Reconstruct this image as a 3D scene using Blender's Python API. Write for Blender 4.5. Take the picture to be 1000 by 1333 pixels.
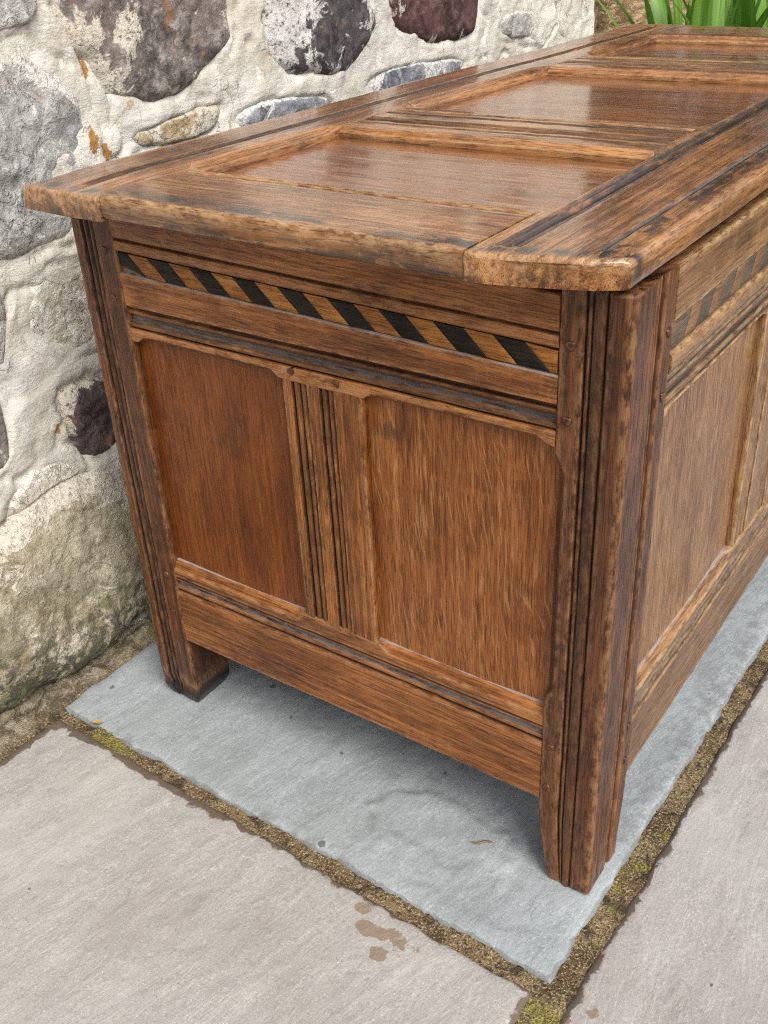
import bpy, bmesh, math, random
import numpy as np
from mathutils import Matrix, Vector

# ------------------------------------------------------------------ clean
for o in list(bpy.data.objects):
    bpy.data.objects.remove(o)
sc = bpy.context.scene
COL = sc.collection
rnd = random.Random(7)
nrs = np.random.RandomState(11)

# ------------------------------------------------------------------ camera
CAM = np.array([0.85128491, -0.65685995, 0.87718613])
RM = np.array([[0.8210383, 0.56899329, -0.04628971],
               [0.26031894, -0.44532646, -0.85669037],
               [-0.50806511, 0.69132552, -0.51374981]])
FPX = 1333.7
cd = bpy.data.cameras.new('camera')
cam = bpy.data.objects.new('camera', cd)
COL.objects.link(cam)
cd.sensor_fit = 'VERTICAL'
cd.sensor_height = 36.0
cd.lens = 36.0 * FPX / 1333.0
cd.clip_start = 0.02
cd.clip_end = 400
m = Matrix.Identity(4)
for i in range(3):
    m[i][0] = RM[0, i]
    m[i][1] = -RM[1, i]
    m[i][2] = -RM[2, i]
    m[i][3] = CAM[i]
cam.matrix_world = m
sc.camera = cam
sc.render.resolution_x = 768
sc.render.resolution_y = 1024

# ------------------------------------------------------------------ light
SUN_EL, SUN_AZ = math.radians(48), math.radians(118)      # azimuth from +Y clockwise
sd = Vector((math.sin(SUN_AZ) * math.cos(SUN_EL), math.cos(SUN_AZ) * math.cos(SUN_EL), math.sin(SUN_EL)))
w = bpy.data.worlds.new('World')
sc.world = w
w.use_nodes = True
nt = w.node_tree
nt.nodes.clear()
sky = nt.nodes.new('ShaderNodeTexSky')
sky.sky_type = 'NISHITA'
sky.sun_disc = False
sky.sun_elevation = SUN_EL
sky.sun_rotation = SUN_AZ
sky.air_density = 1.0
sky.dust_density = 3.0
hs = nt.nodes.new('ShaderNodeHueSaturation')
hs.inputs['Saturation'].default_value = 0.42       # cloud-covered sky: nearly white
bg = nt.nodes.new('ShaderNodeBackground')
bg.inputs['Strength'].default_value = 0.10
wo = nt.nodes.new('ShaderNodeOutputWorld')
nt.links.new(sky.outputs[0], hs.inputs['Color'])
nt.links.new(hs.outputs[0], bg.inputs['Color'])
nt.links.new(bg.outputs[0], wo.inputs[0])
sl = bpy.data.lights.new('sun', 'SUN')
sl.energy = 1.5
sl.angle = math.radians(28)
sl.color = (1.0, 0.96, 0.9)
so = bpy.data.objects.new('sun', sl)
COL.objects.link(so)
so.rotation_euler = sd.to_track_quat('Z', 'Y').to_euler()
so.location = (1, -2, 4)
sc.view_settings.view_transform = 'Standard'
sc.view_settings.look = 'None'
sc.view_settings.gamma = 1
sc.view_settings.use_curve_mapping = False
sc.view_settings.exposure = 1.04
sc.cycles.use_denoising = False
sc.cycles.filter_width = 1.2


# ------------------------------------------------------------------ pixel helpers
def PX(px, py, ax, val):
    d = RM.T @ np.array([(px - 500) / FPX, (py - 666.5) / FPX, 1.0])
    t = (val - CAM[ax]) / d[ax]
    return CAM + t * d


# ------------------------------------------------------------------ numpy noise
def _hash(ix, iy, iz):
    h = (ix.astype(np.int64) * 374761393 + iy.astype(np.int64) * 668265263 + iz.astype(np.int64) * 2147483647 // 3)
    h = (h ^ (h >> 13)) * 1274126177
    h = (h ^ (h >> 16)) & 0xFFFFFF
    return h / float(0xFFFFFF)


def vn(P):
    P = np.asarray(P, float)
    I = np.floor(P)
    F = P - I
    F = F * F * F * (F * (F * 6 - 15) + 10)
    I = I.astype(np.int64)
    out = 0
    for a in (0, 1):
        for b in (0, 1):
            for c in (0, 1):
                wgt = (F[:, 0] if a else 1 - F[:, 0]) * (F[:, 1] if b else 1 - F[:, 1]) * (F[:, 2] if c else 1 - F[:, 2])
                out = out + wgt * _hash(I[:, 0] + a, I[:, 1] + b, I[:, 2] + c)
    return out * 2 - 1


def fbm(P, oct=4, gain=0.5):
    P = np.asarray(P, float)
    s, a, t = 0, 1.0, 0
    for i in range(oct):
        s = s + a * vn(P * (2.03 ** i) + 17.3 * i)
        t += a
        a *= gain
    return s / t


def sstep(a, b, x):
    t = np.clip((x - a) / (b - a), 0, 1)
    return t * t * (3 - 2 * t)


# ------------------------------------------------------------------ node helpers
class G:
    def __init__(s, name):
        s.m = bpy.data.materials.new(name)
        s.m.use_nodes = True
        s.t = s.m.node_tree
        s.t.nodes.clear()
        s.out = s.t.nodes.new('ShaderNodeOutputMaterial')
        s.b = s.t.nodes.new('ShaderNodeBsdfPrincipled')
        s.t.links.new(s.b.outputs[0], s.out.inputs[0])

    def n(s, ty, **kw):
        x = s.t.nodes.new(ty)
        for k, v in kw.items():
            setattr(x, k, v)
        return x

    def put(s, sock, v):
        if isinstance(v, bpy.types.NodeSocket):
            s.t.links.new(v, sock)
        elif isinstance(v, (tuple, list)) and len(v) == 3 and sock.type == 'RGBA':
            sock.default_value = (*v, 1)
        else:
            sock.default_value = v

    def attr(s, name):
        a = s.n('ShaderNodeAttribute')
        a.attribute_name = name
        return a

    def coord(s):
        return s.n('ShaderNodeTexCoord').outputs['Object']

    def scale(s, v, sc_, loc=(0, 0, 0), rot=(0, 0, 0)):
        x = s.n('ShaderNodeMapping')
        s.put(x.inputs['Vector'], v)
        x.inputs['Scale'].default_value = sc_
        x.inputs['Location'].default_value = loc
        x.inputs['Rotation'].default_value = rot
        return x.outputs[0]

    def noise(s, v, scale=1.0, det=3.0, rough=0.55, dist=0.0):
        x = s.n('ShaderNodeTexNoise')
        s.put(x.inputs['Vector'], v)
        x.inputs['Scale'].default_value = scale
        x.inputs['Detail'].default_value = det
        x.inputs['Roughness'].default_value = rough
        x.inputs['Distortion'].default_value = dist
        return x.outputs['Fac']

    def voro(s, v, scale=1.0, feature='F1', rand=1.0):
        x = s.n('ShaderNodeTexVoronoi', feature=feature)
        s.put(x.inputs['Vector'], v)
        x.inputs['Scale'].default_value = scale
        x.inputs['Randomness'].default_value = rand
        return x.outputs['Distance']

    def math(s, op, a, b=0.0, clamp=False):
        x = s.n('ShaderNodeMath', operation=op, use_clamp=clamp)
        s.put(x.inputs[0], a)
        s.put(x.inputs[1], b)
        return x.outputs[0]

    def step(s, v, a, b):                    # smooth 0..1 between a and b (a may exceed b)
        x = s.n('ShaderNodeMapRange', interpolation_type='SMOOTHSTEP')
        s.put(x.inputs['Value'], v)
        if a <= b:
            vals = (a, b, 0, 1)
        else:
            vals = (b, a, 1, 0)
        for i, q in enumerate(vals):
            x.inputs[i + 1].default_value = q
        return x.outputs[0]

    def mix(s, f, a, b, mode='MIX'):
        x = s.n('ShaderNodeMix', data_type='RGBA', blend_type=mode)
        s.put(x.inputs['Factor'], f)
        s.put(x.inputs['A'] if False else x.inputs[6], a)
        s.put(x.inputs[7], b)
        return x.outputs[2]

    def bump(s, h, strength=0.5, dist=0.001, prev=None):
        x = s.n('ShaderNodeBump')
        x.inputs['Strength'].default_value = strength
        x.inputs['Distance'].default_value = dist
        s.put(x.inputs['Height'], h)
        if prev is not None:
            s.put(x.inputs['Normal'], prev)
        return x.outputs[0]

    def finish(s, col, rough, normal=None, spec=0.5, coat=0.0, coat_r=0.15):
        s.put(s.b.inputs['Base Color'], col)
        s.put(s.b.inputs['Roughness'], rough)
        s.put(s.b.inputs['Specular IOR Level'], spec)
        s.put(s.b.inputs['Coat Weight'], coat)
        s.put(s.b.inputs['Coat Roughness'], coat_r)
        if normal is not None:
            s.put(s.b.inputs['Normal'], normal)
            s.put(s.b.inputs['Coat Normal'], normal)
        return s.m


# ------------------------------------------------------------------ materials
def oak(name, dark, mid, light, rough=0.36, flake=0.0, coat=0.15, blot=0.0, ring=0.5, flakec=(0.40, 0.22, 0.10), wearc=(0.24, 0.12, 0.052), grimec=(0.020, 0.012, 0.009), spec=0.40, gc=1.0):
    g = G(name)
    gv = g.attr('grain').outputs['Vector']
    mka = g.attr('mask')
    mk = g.n('ShaderNodeSeparateColor')
    g.t.links.new(mka.outputs['Color'], mk.inputs[0])
    sky_sheen = mka.outputs['Alpha']
    wear, grime, stain = mk.outputs[0], mk.outputs[1], mk.outputs[2]
    dark, mid, light = (tuple(x * k_ for x, k_ in zip(q, (0.98, 0.86, 0.72))) for q in (dark, mid, light))
    big = g.noise(g.scale(gv, (7, 20, 20)), 1, 4, 0.62, 0.5)
    streak = g.noise(g.scale(gv, (3.6, 230, 140)), 1, 4, 0.62, 0.35)
    fib = g.noise(g.scale(gv, (34, 760, 480)), 1, 3, 0.75)
    pore = g.noise(g.scale(gv, (42, 1050, 650)), 1, 1.5, 0.55)
    wave = g.n('ShaderNodeTexWave', wave_type='BANDS', bands_direction='Y')
    g.put(wave.inputs['Vector'], g.scale(gv, (2.2, 30, 12)))
    wave.inputs['Scale'].default_value = 1.0
    wave.inputs['Distortion'].default_value = 5.0
    wave.inputs['Detail'].default_value = 2.5
    wave.inputs['Detail Scale'].default_value = 0.9
    t = g.math('ADD', g.math('MULTIPLY', big, 0.60), g.math('MULTIPLY', streak, 0.52))
    t = g.math('ADD', t, g.math('MULTIPLY', g.math('SUBTRACT', wave.outputs['Fac'], 0.5), 0.09 * ring))
    c = g.mix(g.step(t, 0.36, 0.60), dark, mid)
    c = g.mix(g.step(t, 0.52, 0.74), c, light)
    c = g.mix(g.math('MULTIPLY', g.step(fib, 0.45, 0.66), 0.34), c, light)
    pm = g.step(pore, 0.53, 0.62)
    c = g.mix(g.math('MULTIPLY', pm, 0.56 * gc), c, tuple(x * 0.22 for x in dark))
    if flake > 0:
        fv = g.scale(gv, (1, 1, 1), rot=(0, 0, 0.10))
        cx = g.n('ShaderNodeCombineXYZ')
        g.put(cx.inputs[1], g.math('MULTIPLY', g.noise(g.scale(gv, (9, 14, 14)), 1, 1.0), 20.0))
        wob = g.n('ShaderNodeVectorMath', operation='ADD')
        g.put(wob.inputs[0], g.scale(fv, (34, 520, 90)))
        g.put(wob.inputs[1], cx.outputs[0])
        fn = g.noise(wob.outputs[0], 1, 0.5, 0.5, 0.0)
        fm = g.step(fn, 0.60, 0.67)
        gate = g.step(g.noise(g.scale(gv, (14, 30, 30)), 1, 2), 0.30, 0.54)
        fm = g.math('MULTIPLY', g.math('MULTIPLY', fm, gate), flake)
        c = g.mix(fm, c, flakec)
    fd = g.noise(g.scale(gv, (75, 13, 13)), 1, 3, 0.6, 0.6)
    fdm = g.math('MULTIPLY', g.step(fd, 0.52, 0.66), g.step(g.noise(gv, 6, 2), 0.42, 0.6))
    c = g.mix(g.math('MULTIPLY', fdm, 0.24), c, light)
    # patches of dark old polish
    pat = g.noise(gv, 9, 4, 0.6, 0.3)
    c = g.mix(g.math('MULTIPLY', g.step(pat, 0.58, 0.74), 0.45), c, tuple(x * 0.5 for x in dark))
    # rubbed arrises show paler oak, grooves hold black wax
    wn = g.noise(g.scale(gv, (60, 160, 160)), 1, 4, 0.7)
    c = g.mix(g.math('MULTIPLY', wear, g.step(wn, 0.38, 0.62)), c, wearc)
    gn = g.noise(g.scale(gv, (25, 90, 90)), 1, 3, 0.6)
    c = g.mix(g.math('MULTIPLY', grime, g.step(gn, 0.22, 0.5)), c, grimec)  # the lid panels also put their painted shadow line in this channel
    if blot > 0:
        bn = g.noise(g.scale(gv, (26, 60, 40)), 1, 4, 0.66, 0.5)
        c = g.mix(g.math('MULTIPLY', g.math('MULTIPLY', g.step(g.math('ADD', bn, g.math('MULTIPLY', stain, 0.06)), 0.51, 0.60), stain), blot), c, (0.016, 0.011, 0.010))
    else:
        sn = g.noise(gv, 70, 4, 0.7)
        c = g.mix(g.math('MULTIPLY', stain, g.step(sn, 0.25, 0.5)), c, (0.014, 0.011, 0.010))
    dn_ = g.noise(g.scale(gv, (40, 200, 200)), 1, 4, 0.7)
    c = g.mix(g.math('MULTIPLY', sky_sheen, g.step(dn_, 0.30, 0.58)), c, (0.27, 0.255, 0.25))  # pale sky sheen painted on ledges and in grooves
    # fine scuffs
    sc_n = g.noise(g.scale(gv, (120, 160, 160)), 1, 2, 0.5)
    c = g.mix(g.math('MULTIPLY', g.step(sc_n, 0.74, 0.80), 0.4), c, wearc)
    h = g.math('ADD', g.math('MULTIPLY', streak, 0.6), g.math('MULTIPLY', pm, -0.5))
    h = g.math('ADD', h, g.math('MULTIPLY', fib, 0.35))
    nm = g.bump(h, 0.6, 0.0008)
    nm = g.bump(g.noise(gv, 140, 4, 0.65), 0.35, 0.0012, nm)
    cn_ = g.bump(g.math('ADD', g.noise(gv, 30, 2), g.math('MULTIPLY', streak, 0.25)), 0.12, 0.0012)
    r = g.math('ADD', g.math('MULTIPLY', g.noise(gv, 35, 3, 0.6), 0.26), rough - 0.13)
    r = g.math('ADD', r, g.math('MULTIPLY', pm, 0.12))
    r = g.math('SUBTRACT', r, g.math('MULTIPLY', grime, 0.17))
    r = g.math('ADD', r, g.math('MULTIPLY', wear, 0.12))
    g.finish(c, r, nm, spec, coat, 0.12)
    if coat > 0.5:
        g.put(g.b.inputs['Coat Normal'], cn_)
    return g.m


M = {}
M['end'] = oak('oak_end_rails', (0.052, 0.0160, 0.0046), (0.165, 0.058, 0.0145), (0.400, 0.175, 0.056), 0.30, 0.0, 0.16, spec=0.30, grimec=(0.020, 0.0085, 0.0055), wearc=(0.36, 0.18, 0.075))
M['stile'] = oak('oak_stiles', (0.024, 0.0095, 0.0052), (0.070, 0.0265, 0.0115), (0.175, 0.072, 0.030), 0.32, 0.0, 0.12, spec=0.30, wearc=(0.26, 0.125, 0.055), grimec=(0.012, 0.0065, 0.005))
M['panel_dark'] = oak('oak_panel_red', (0.072, 0.0180, 0.0032), (0.150, 0.0420, 0.0066), (0.230, 0.078, 0.0140), 0.32, 0.08, 0.12, ring=0.3, flakec=(0.27, 0.12, 0.04), spec=0.27, gc=0.7)
M['panel_flake'] = oak('oak_panel_flaked', (0.105, 0.033, 0.0095), (0.205, 0.074, 0.0215), (0.320, 0.135, 0.045), 0.34, 0.38, 0.10, ring=0.3, spec=0.27, flakec=(0.46, 0.245, 0.105))
M['front'] = oak('oak_front', (0.072, 0.036, 0.017), (0.175, 0.094, 0.046), (0.330, 0.200, 0.108), 0.32, 0.0, 0.25, wearc=(0.46, 0.30, 0.14), grimec=(0.020, 0.012, 0.009))
M['front_panel'] = oak('oak_front_panel', (0.110, 0.055, 0.025), (0.205, 0.112, 0.053), (0.310, 0.182, 0.092), 0.34, 0.34, 0.25, ring=0.3, flakec=(0.48, 0.30, 0.165))
M['lid'] = oak('oak_lid_frame', (0.050, 0.0185, 0.0070), (0.205, 0.084, 0.027), (0.480, 0.245, 0.098), 0.26, 0.0, 0.80, blot=0.97, wearc=(0.48, 0.30, 0.15), gc=1.1, grimec=(0.016, 0.010, 0.008))
M['lid_panel'] = oak('oak_lid_panel', (0.090, 0.029, 0.009), (0.205, 0.078, 0.024), (0.340, 0.145, 0.050), 0.26, 0.08, 1.0, ring=1.3, flakec=(0.3, 0.15, 0.06), gc=0.7, grimec=(0.010, 0.007, 0.006))
M['under'] = oak('oak_unpolished', (0.03, 0.018, 0.011), (0.06, 0.036, 0.02), (0.1, 0.06, 0.035), 0.7, 0, 0)
M['inlay_dark'] = oak('bog_oak_inlay', (0.007, 0.006, 0.0055), (0.014, 0.012, 0.010), (0.032, 0.026, 0.020), 0.5, 0, 0.0, ring=0.2, spec=0.18, wearc=(0.08, 0.05, 0.03))
M['inlay_dark_sheen'] = oak('sheen_bog_oak_inlay', (0.062, 0.056, 0.047), (0.085, 0.076, 0.063), (0.120, 0.102, 0.082), 0.42, 0, 0.1, ring=0.2)  # greyed by the sky's reflection, mixed into the front inlay's colour
M['inlay_light_sheen'] = oak('sheen_pale_oak_inlay', (0.120, 0.066, 0.034), (0.190, 0.110, 0.060), (0.270, 0.170, 0.098), 0.42, 0, 0.1, ring=0.2)  # pale oak with the same reflected sky painted into its base colour
M['inlay_light'] = oak('pale_oak_inlay', (0.150, 0.056, 0.012), (0.260, 0.108, 0.024), (0.400, 0.195, 0.055), 0.42, 0, 0.03, ring=0.2, spec=0.25)


def stone_mat(name, cols, smear=0.3, smear_c=(0.62, 0.57, 0.47), sc_=1.0, rough=0.85, rust=0.0, moss=0.0, bumpd=0.006, crack=0.3):
    g = G(name)
    v = g.attr('grain').outputs['Vector']
    mk = g.n('ShaderNodeSeparateColor')
    g.t.links.new(g.attr('mask').outputs['Color'], mk.inputs[0])
    edge, low = mk.outputs[0], mk.outputs[1]
    a = g.noise(v, 14 * sc_, 6, 0.65, 0.6)
    b = g.noise(v, 55 * sc_, 6, 0.7, 0.3)
    f = g.noise(v, 260, 4, 0.75)
    c = g.mix(g.step(a, 0.34, 0.56), cols[0], cols[1])
    c = g.mix(g.step(b, 0.46, 0.66), c, cols[2])
    c = g.mix(g.step(b, 0.44, 0.30), c, tuple(x * 0.75 for x in cols[0]))
    c = g.mix(g.math('MULTIPLY', g.step(f, 0.60, 0.72), 0.55), c, tuple(min(1, x * 1.7) for x in cols[2]))
    c = g.mix(g.math('MULTIPLY', g.step(f, 0.40, 0.28), 0.6), c, tuple(x * 0.4 for x in cols[0]))
    if rust > 0:
        r = g.noise(v, 24, 4, 0.6, 0.8)
        c = g.mix(g.math('MULTIPLY', g.step(r, 0.62, 0.68), rust), c, (0.30, 0.14, 0.045))
    if moss > 0:
        mo = g.noise(v, 20, 5, 0.7, 0.4)
        c = g.mix(g.math('MULTIPLY', g.math('MULTIPLY', g.step(mo, 0.42, 0.62), low), moss), c, (0.150, 0.140, 0.070))
        mo2 = g.noise(v, 48, 5, 0.75)
        c = g.mix(g.math('MULTIPLY', g.math('MULTIPLY', g.step(g.math('ADD', mo2, g.math('MULTIPLY', low, 0.10)), 0.52, 0.62), low), moss), c, (0.075, 0.075, 0.050))
    s1 = g.noise(v, 17, 6, 0.68, 1.2)
    sm = g.math('ADD', s1, g.math('MULTIPLY', edge, 0.30))
    sm = g.step(sm, 0.70 - 0.25 * smear, 0.76 - 0.25 * smear)
    sm = g.math('MULTIPLY', sm, g.step(g.noise(v, 130, 4, 0.7), 0.30, 0.50))
    c = g.mix(g.math('MULTIPLY', sm, 0.9), c, smear_c)
    ck = g.noise(g.scale(v, (1, 1, 1)), 9, 5, 0.6, 1.5)
    ckm = g.step(g.math('ABSOLUTE', g.math('SUBTRACT', ck, 0.5)), 0.010, 0.002)
    c = g.mix(g.math('MULTIPLY', ckm, crack), c, (0.05, 0.04, 0.03))
    h = g.math('ADD', g.math('MULTIPLY', b, 1.0), g.math('MULTIPLY', f, 0.35))
    h = g.math('ADD', h, g.math('MULTIPLY', sm, 0.15))
    h = g.math('SUBTRACT', h, g.math('MULTIPLY', ckm, crack))
    nm = g.bump(h, 0.8, bumpd)
    return g.finish(c, rough, nm, 0.3)


def mortar_mat():
    g = G('lime_mortar')
    v = g.attr('grain').outputs['Vector']
    mk = g.n('ShaderNodeSeparateColor')
    g.t.links.new(g.attr('mask').outputs['Color'], mk.inputs[0])
    low, rustm = mk.outputs[1], mk.outputs[2]
    a = g.noise(v, 8, 5, 0.62, 0.6)
    b = g.noise(v, 42, 6, 0.7, 0.4)
    f = g.noise(v, 330, 3, 0.75)
    c = g.mix(g.step(a, 0.36, 0.62), (0.46, 0.425, 0.355), (0.62, 0.59, 0.525))
    c = g.mix(g.math('MULTIPLY', g.step(b, 0.52, 0.66), 0.7), c, (0.76, 0.735, 0.675))
    c = g.mix(g.math('MULTIPLY', g.step(b, 0.44, 0.32), 0.6), c, (0.42, 0.355, 0.25))
    gr = g.noise(v, 5.5, 4, 0.6, 0.5)
    c = g.mix(g.math('MULTIPLY', g.step(gr, 0.55, 0.66), 0.5), c, (0.46, 0.45, 0.43))
    rs = g.noise(v, 21, 4, 0.6, 0.7)
    c = g.mix(g.math('MULTIPLY', g.step(rs, 0.665, 0.70), 0.6), c, (0.30, 0.17, 0.075))
    c = g.mix(g.math('MULTIPLY', g.step(f, 0.42, 0.28), 0.55), c, (0.24, 0.20, 0.14))
    rn_ = g.noise(v, 70, 4, 0.65, 0.6)
    c = g.mix(g.math('MULTIPLY', g.step(g.math('ADD', rustm, g.math('MULTIPLY', g.math('SUBTRACT', rn_, 0.5), 2.2)), 0.42, 0.60), g.step(rustm, 0.05, 0.3)), c, (0.33, 0.17, 0.06))
    gm = g.noise(v, 15, 6, 0.72, 0.9)
    c = g.mix(g.math('MULTIPLY', g.step(gm, 0.53, 0.62), 0.42), c, (0.34, 0.335, 0.325))
    mo = g.noise(v, 26, 5, 0.7)
    c = g.mix(g.math('MULTIPLY', g.math('MULTIPLY', g.step(mo, 0.36, 0.6), low), 0.75), c, (0.16, 0.13, 0.065))
    ck = g.noise(v, 11, 4, 0.6, 1.3)
    ckm = g.step(g.math('ABSOLUTE', g.math('SUBTRACT', ck, 0.5)), 0.006, 0.001)
    ckm = g.math('MULTIPLY', ckm, g.step(a, 0.50, 0.60))
    c = g.mix(g.math('MULTIPLY', ckm, 0.6), c, (0.16, 0.12, 0.08))
    tr = g.noise(g.scale(v, (1, 40, 190), rot=(0.5, 0, 0)), 1, 3, 0.6, 0.4)
    h = g.math('ADD', g.math('MULTIPLY', b, 0.9), g.math('MULTIPLY', f, 0.34))
    h = g.math('ADD', h, g.math('MULTIPLY', tr, 0.35))
    h = g.math('SUBTRACT', h, g.math('MULTIPLY', ckm, 0.35))
    return g.finish(c, 0.92, g.bump(h, 0.8, 0.0045), 0.2)


def slab_mat(name, c0, c1, c2, streak_rot=0.25, stainc=(0.13, 0.085, 0.05), speck=0.6, stain_amt=1.0):
    g = G(name)
    v = g.attr('grain').outputs['Vector']
    mk = g.n('ShaderNodeSeparateColor')
    g.t.links.new(g.attr('mask').outputs['Color'], mk.inputs[0])
    edge, dirt, drop = mk.outputs[0], mk.outputs[1], mk.outputs[2]
    sv = g.scale(v, (1, 1, 1), rot=(0, 0, streak_rot))
    a = g.noise(g.scale(sv, (20, 2.2, 3)), 1, 5, 0.62, 0.3)
    b = g.noise(g.scale(sv, (75, 9, 14)), 1, 6, 0.7, 0.4)
    f = g.noise(v, 420, 3, 0.8)
    f2 = g.noise(v, 120, 4, 0.7)
    c = g.mix(g.step(a, 0.26, 0.66), tuple(0.5 * (p + q) for p, q in zip(c0, c1)), c1)
    c = g.mix(g.math('MULTIPLY', g.step(b, 0.50, 0.70), 0.38), c, c2)
    c = g.mix(g.math('MULTIPLY', g.step(f, 0.56, 0.70), 0.6), c, tuple(min(0.75, x * 1.45) for x in c2))
    c = g.mix(g.math('MULTIPLY', g.step(f, 0.45, 0.28), 0.65), c, tuple(x * 0.55 for x in c0))
    c = g.mix(g.math('MULTIPLY', g.step(f2, 0.42, 0.30), 0.4), c, tuple(x * 0.65 for x in c0))
    lg = g.noise(v, 5.5, 4, 0.6, 0.5)
    c = g.mix(g.math('MULTIPLY', g.step(lg, 0.50, 0.66), 0.24), c, tuple(x * k_ for x, k_ in zip(c0, (0.86, 0.80, 0.76))))
    c = g.mix(g.math('MULTIPLY', g.step(lg, 0.48, 0.34), 0.35), c, c2)
    sm_ = g.noise(g.scale(sv, (30, 14, 14)), 1, 5, 0.7, 0.7)
    c = g.mix(g.math('MULTIPLY', g.step(sm_, 0.58, 0.70), 0.30), c, tuple(x * 0.62 for x in c0))
    # lifted flakes edged with pale lines
    fl = g.noise(g.scale(sv, (34, 8, 8)), 1, 6, 0.7, 0.5)
    flm = g.step(g.math('ABSOLUTE', g.math('SUBTRACT', fl, 0.53)), 0.012, 0.003)
    c = g.mix(g.math('MULTIPLY', flm, 0.22), c, tuple(min(0.75, x * 1.5) for x in c2))
    # lichen specks
    vo = g.n('ShaderNodeTexVoronoi', feature='F1')
    g.put(vo.inputs['Vector'], g.scale(v, (1, 1, 0.0)))
    vo.inputs['Scale'].default_value = 33
    rndc = g.n('ShaderNodeSeparateColor')
    g.t.links.new(vo.outputs['Color'], rndc.inputs[0])
    rad = g.math('SUBTRACT', g.math('MULTIPLY', g.math('POWER', rndc.outputs[0], 4.0), 0.16), 0.008)
    rag = g.math('ADD', vo.outputs['Distance'], g.math('MULTIPLY', g.math('SUBTRACT', g.noise(v, 190, 3), 0.5), 0.16))
    sp = g.step(g.math('SUBTRACT', rag, rad), 0.015, -0.015)
    c = g.mix(g.math('MULTIPLY', sp, speck), c, (0.085, 0.08, 0.075))
    # grime & damp along the joints, spilt damp marks
    en = g.noise(v, 34, 5, 0.65, 0.5)
    em = g.step(g.math('ADD', edge, g.math('MULTIPLY', g.math('SUBTRACT', en, 0.5), 1.1)), 0.52, 0.62)
    c = g.mix(g.math('MULTIPLY', em, 0.84 * stain_amt), c, stainc)
    dn = g.noise(v, 60, 4, 0.7, 0.3)
    dm = g.math('MULTIPLY', dirt, g.step(dn, 0.42, 0.60))
    c = g.mix(g.math('MULTIPLY', dm, 0.75), c, (0.10, 0.095, 0.085))
    dp = g.step(g.math('ADD', drop, g.math('MULTIPLY', g.math('SUBTRACT', g.noise(v, 62, 4, 0.65, 0.8), 0.5), 1.5)), 0.44, 0.54)
    c = g.mix(g.math('MULTIPLY', dp, 0.72), c, (0.19, 0.125, 0.070))
    h = g.math('ADD', g.math('MULTIPLY', fl, 1.2), g.math('MULTIPLY', f, 0.22))
    h = g.math('ADD', h, g.math('MULTIPLY', f2, 0.5))
    nm = g.bump(h, 0.7, 0.0026)
    return g.finish(c, g.math('SUBTRACT', 0.78, g.math('MULTIPLY', em, 0.2)), nm, 0.35)


def joint_mat():
    g = G('sandy_joint_mortar')
    v = g.attr('grain').outputs['Vector']
    mk = g.n('ShaderNodeSeparateColor')
    g.t.links.new(g.attr('mask').outputs['Color'], mk.inputs[0])
    moss, wallside = mk.outputs[0], mk.outputs[1]
    a = g.noise(v, 18, 4, 0.6, 0.4)
    f = g.noise(v, 210, 4, 0.75)
    f2 = g.noise(v, 420, 2, 0.7)
    c = g.mix(g.step(a, 0.36, 0.62), (0.135, 0.085, 0.042), (0.28, 0.20, 0.105))
    c = g.mix(g.step(f2, 0.52, 0.68), c, (0.50, 0.41, 0.26))
    bl_ = g.noise(v, 30, 4, 0.7, 0.6)
    c = g.mix(g.math('MULTIPLY', g.step(bl_, 0.52, 0.62), 0.8), c, (0.045, 0.038, 0.025))
    c = g.mix(g.math('MULTIPLY', g.step(f, 0.50, 0.38), 0.85), c, (0.05, 0.04, 0.028))
    c = g.mix(g.math('MULTIPLY', wallside, 0.75), c, g.mix(g.step(g.noise(v, 46, 5, 0.7, 0.5), 0.40, 0.62), (0.12, 0.098, 0.062), (0.42, 0.37, 0.28)))
    mn = g.noise(v, 40, 4, 0.65)
    mm = g.step(g.math('ADD', mn, g.math('MULTIPLY', moss, 0.35)), 0.66, 0.80)
    c = g.mix(g.math('MULTIPLY', mm, 0.85), c, g.mix(g.step(f2, 0.4, 0.6), (0.15, 0.13, 0.025), (0.34, 0.31, 0.09)))
    h = g.math('ADD', f, g.math('MULTIPLY', f2, 0.5))
    return g.finish(c, 0.95, g.bump(h, 0.9, 0.006), 0.2)


def soil_mat(name='garden_soil', c0=(0.10, 0.062, 0.032), c1=(0.30, 0.20, 0.10), c2=(0.48, 0.35, 0.19), s=1.0):
    g = G(name)
    v = g.coord()
    a = g.noise(v, 9 * s, 5, 0.7, 0.5)
    b = g.noise(g.scale(v, (1, 1, 1.6)), 38 * s, 5, 0.75, 0.8)
    c = g.mix(g.step(a, 0.36, 0.6), c0, c1)
    c = g.mix(g.step(b, 0.48, 0.62), c, c2)
    c = g.mix(g.step(b, 0.40, 0.30), c, tuple(x * 0.5 for x in c0))
    return g.finish(c, 0.95, g.bump(b, 0.9, 0.02), 0.2)


def leaf_mat(name, c0, c1, trans=0.35):
    g = G(name)
    v = g.attr('grain').outputs['Vector']
    a = g.noise(g.scale(v, (3, 60, 1)), 1, 3)
    oi = g.n('ShaderNodeObjectInfo').outputs['Random']
    c = g.mix(g.step(g.math('ADD', a, g.math('MULTIPLY', oi, 0.3)), 0.4, 0.85), c0, c1)
    g.finish(c, 0.42, None, 0.5)
    tb = g.n('ShaderNodeBsdfTranslucent')
    g.put(tb.inputs['Color'], c)
    mx = g.n('ShaderNodeMixShader')
    mx.inputs[0].default_value = trans
    g.t.links.new(g.b.outputs[0], mx.inputs[1])
    g.t.links.new(tb.outputs[0], mx.inputs[2])
    g.t.links.new(mx.outputs[0], g.out.inputs[0])
    return g.m


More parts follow.
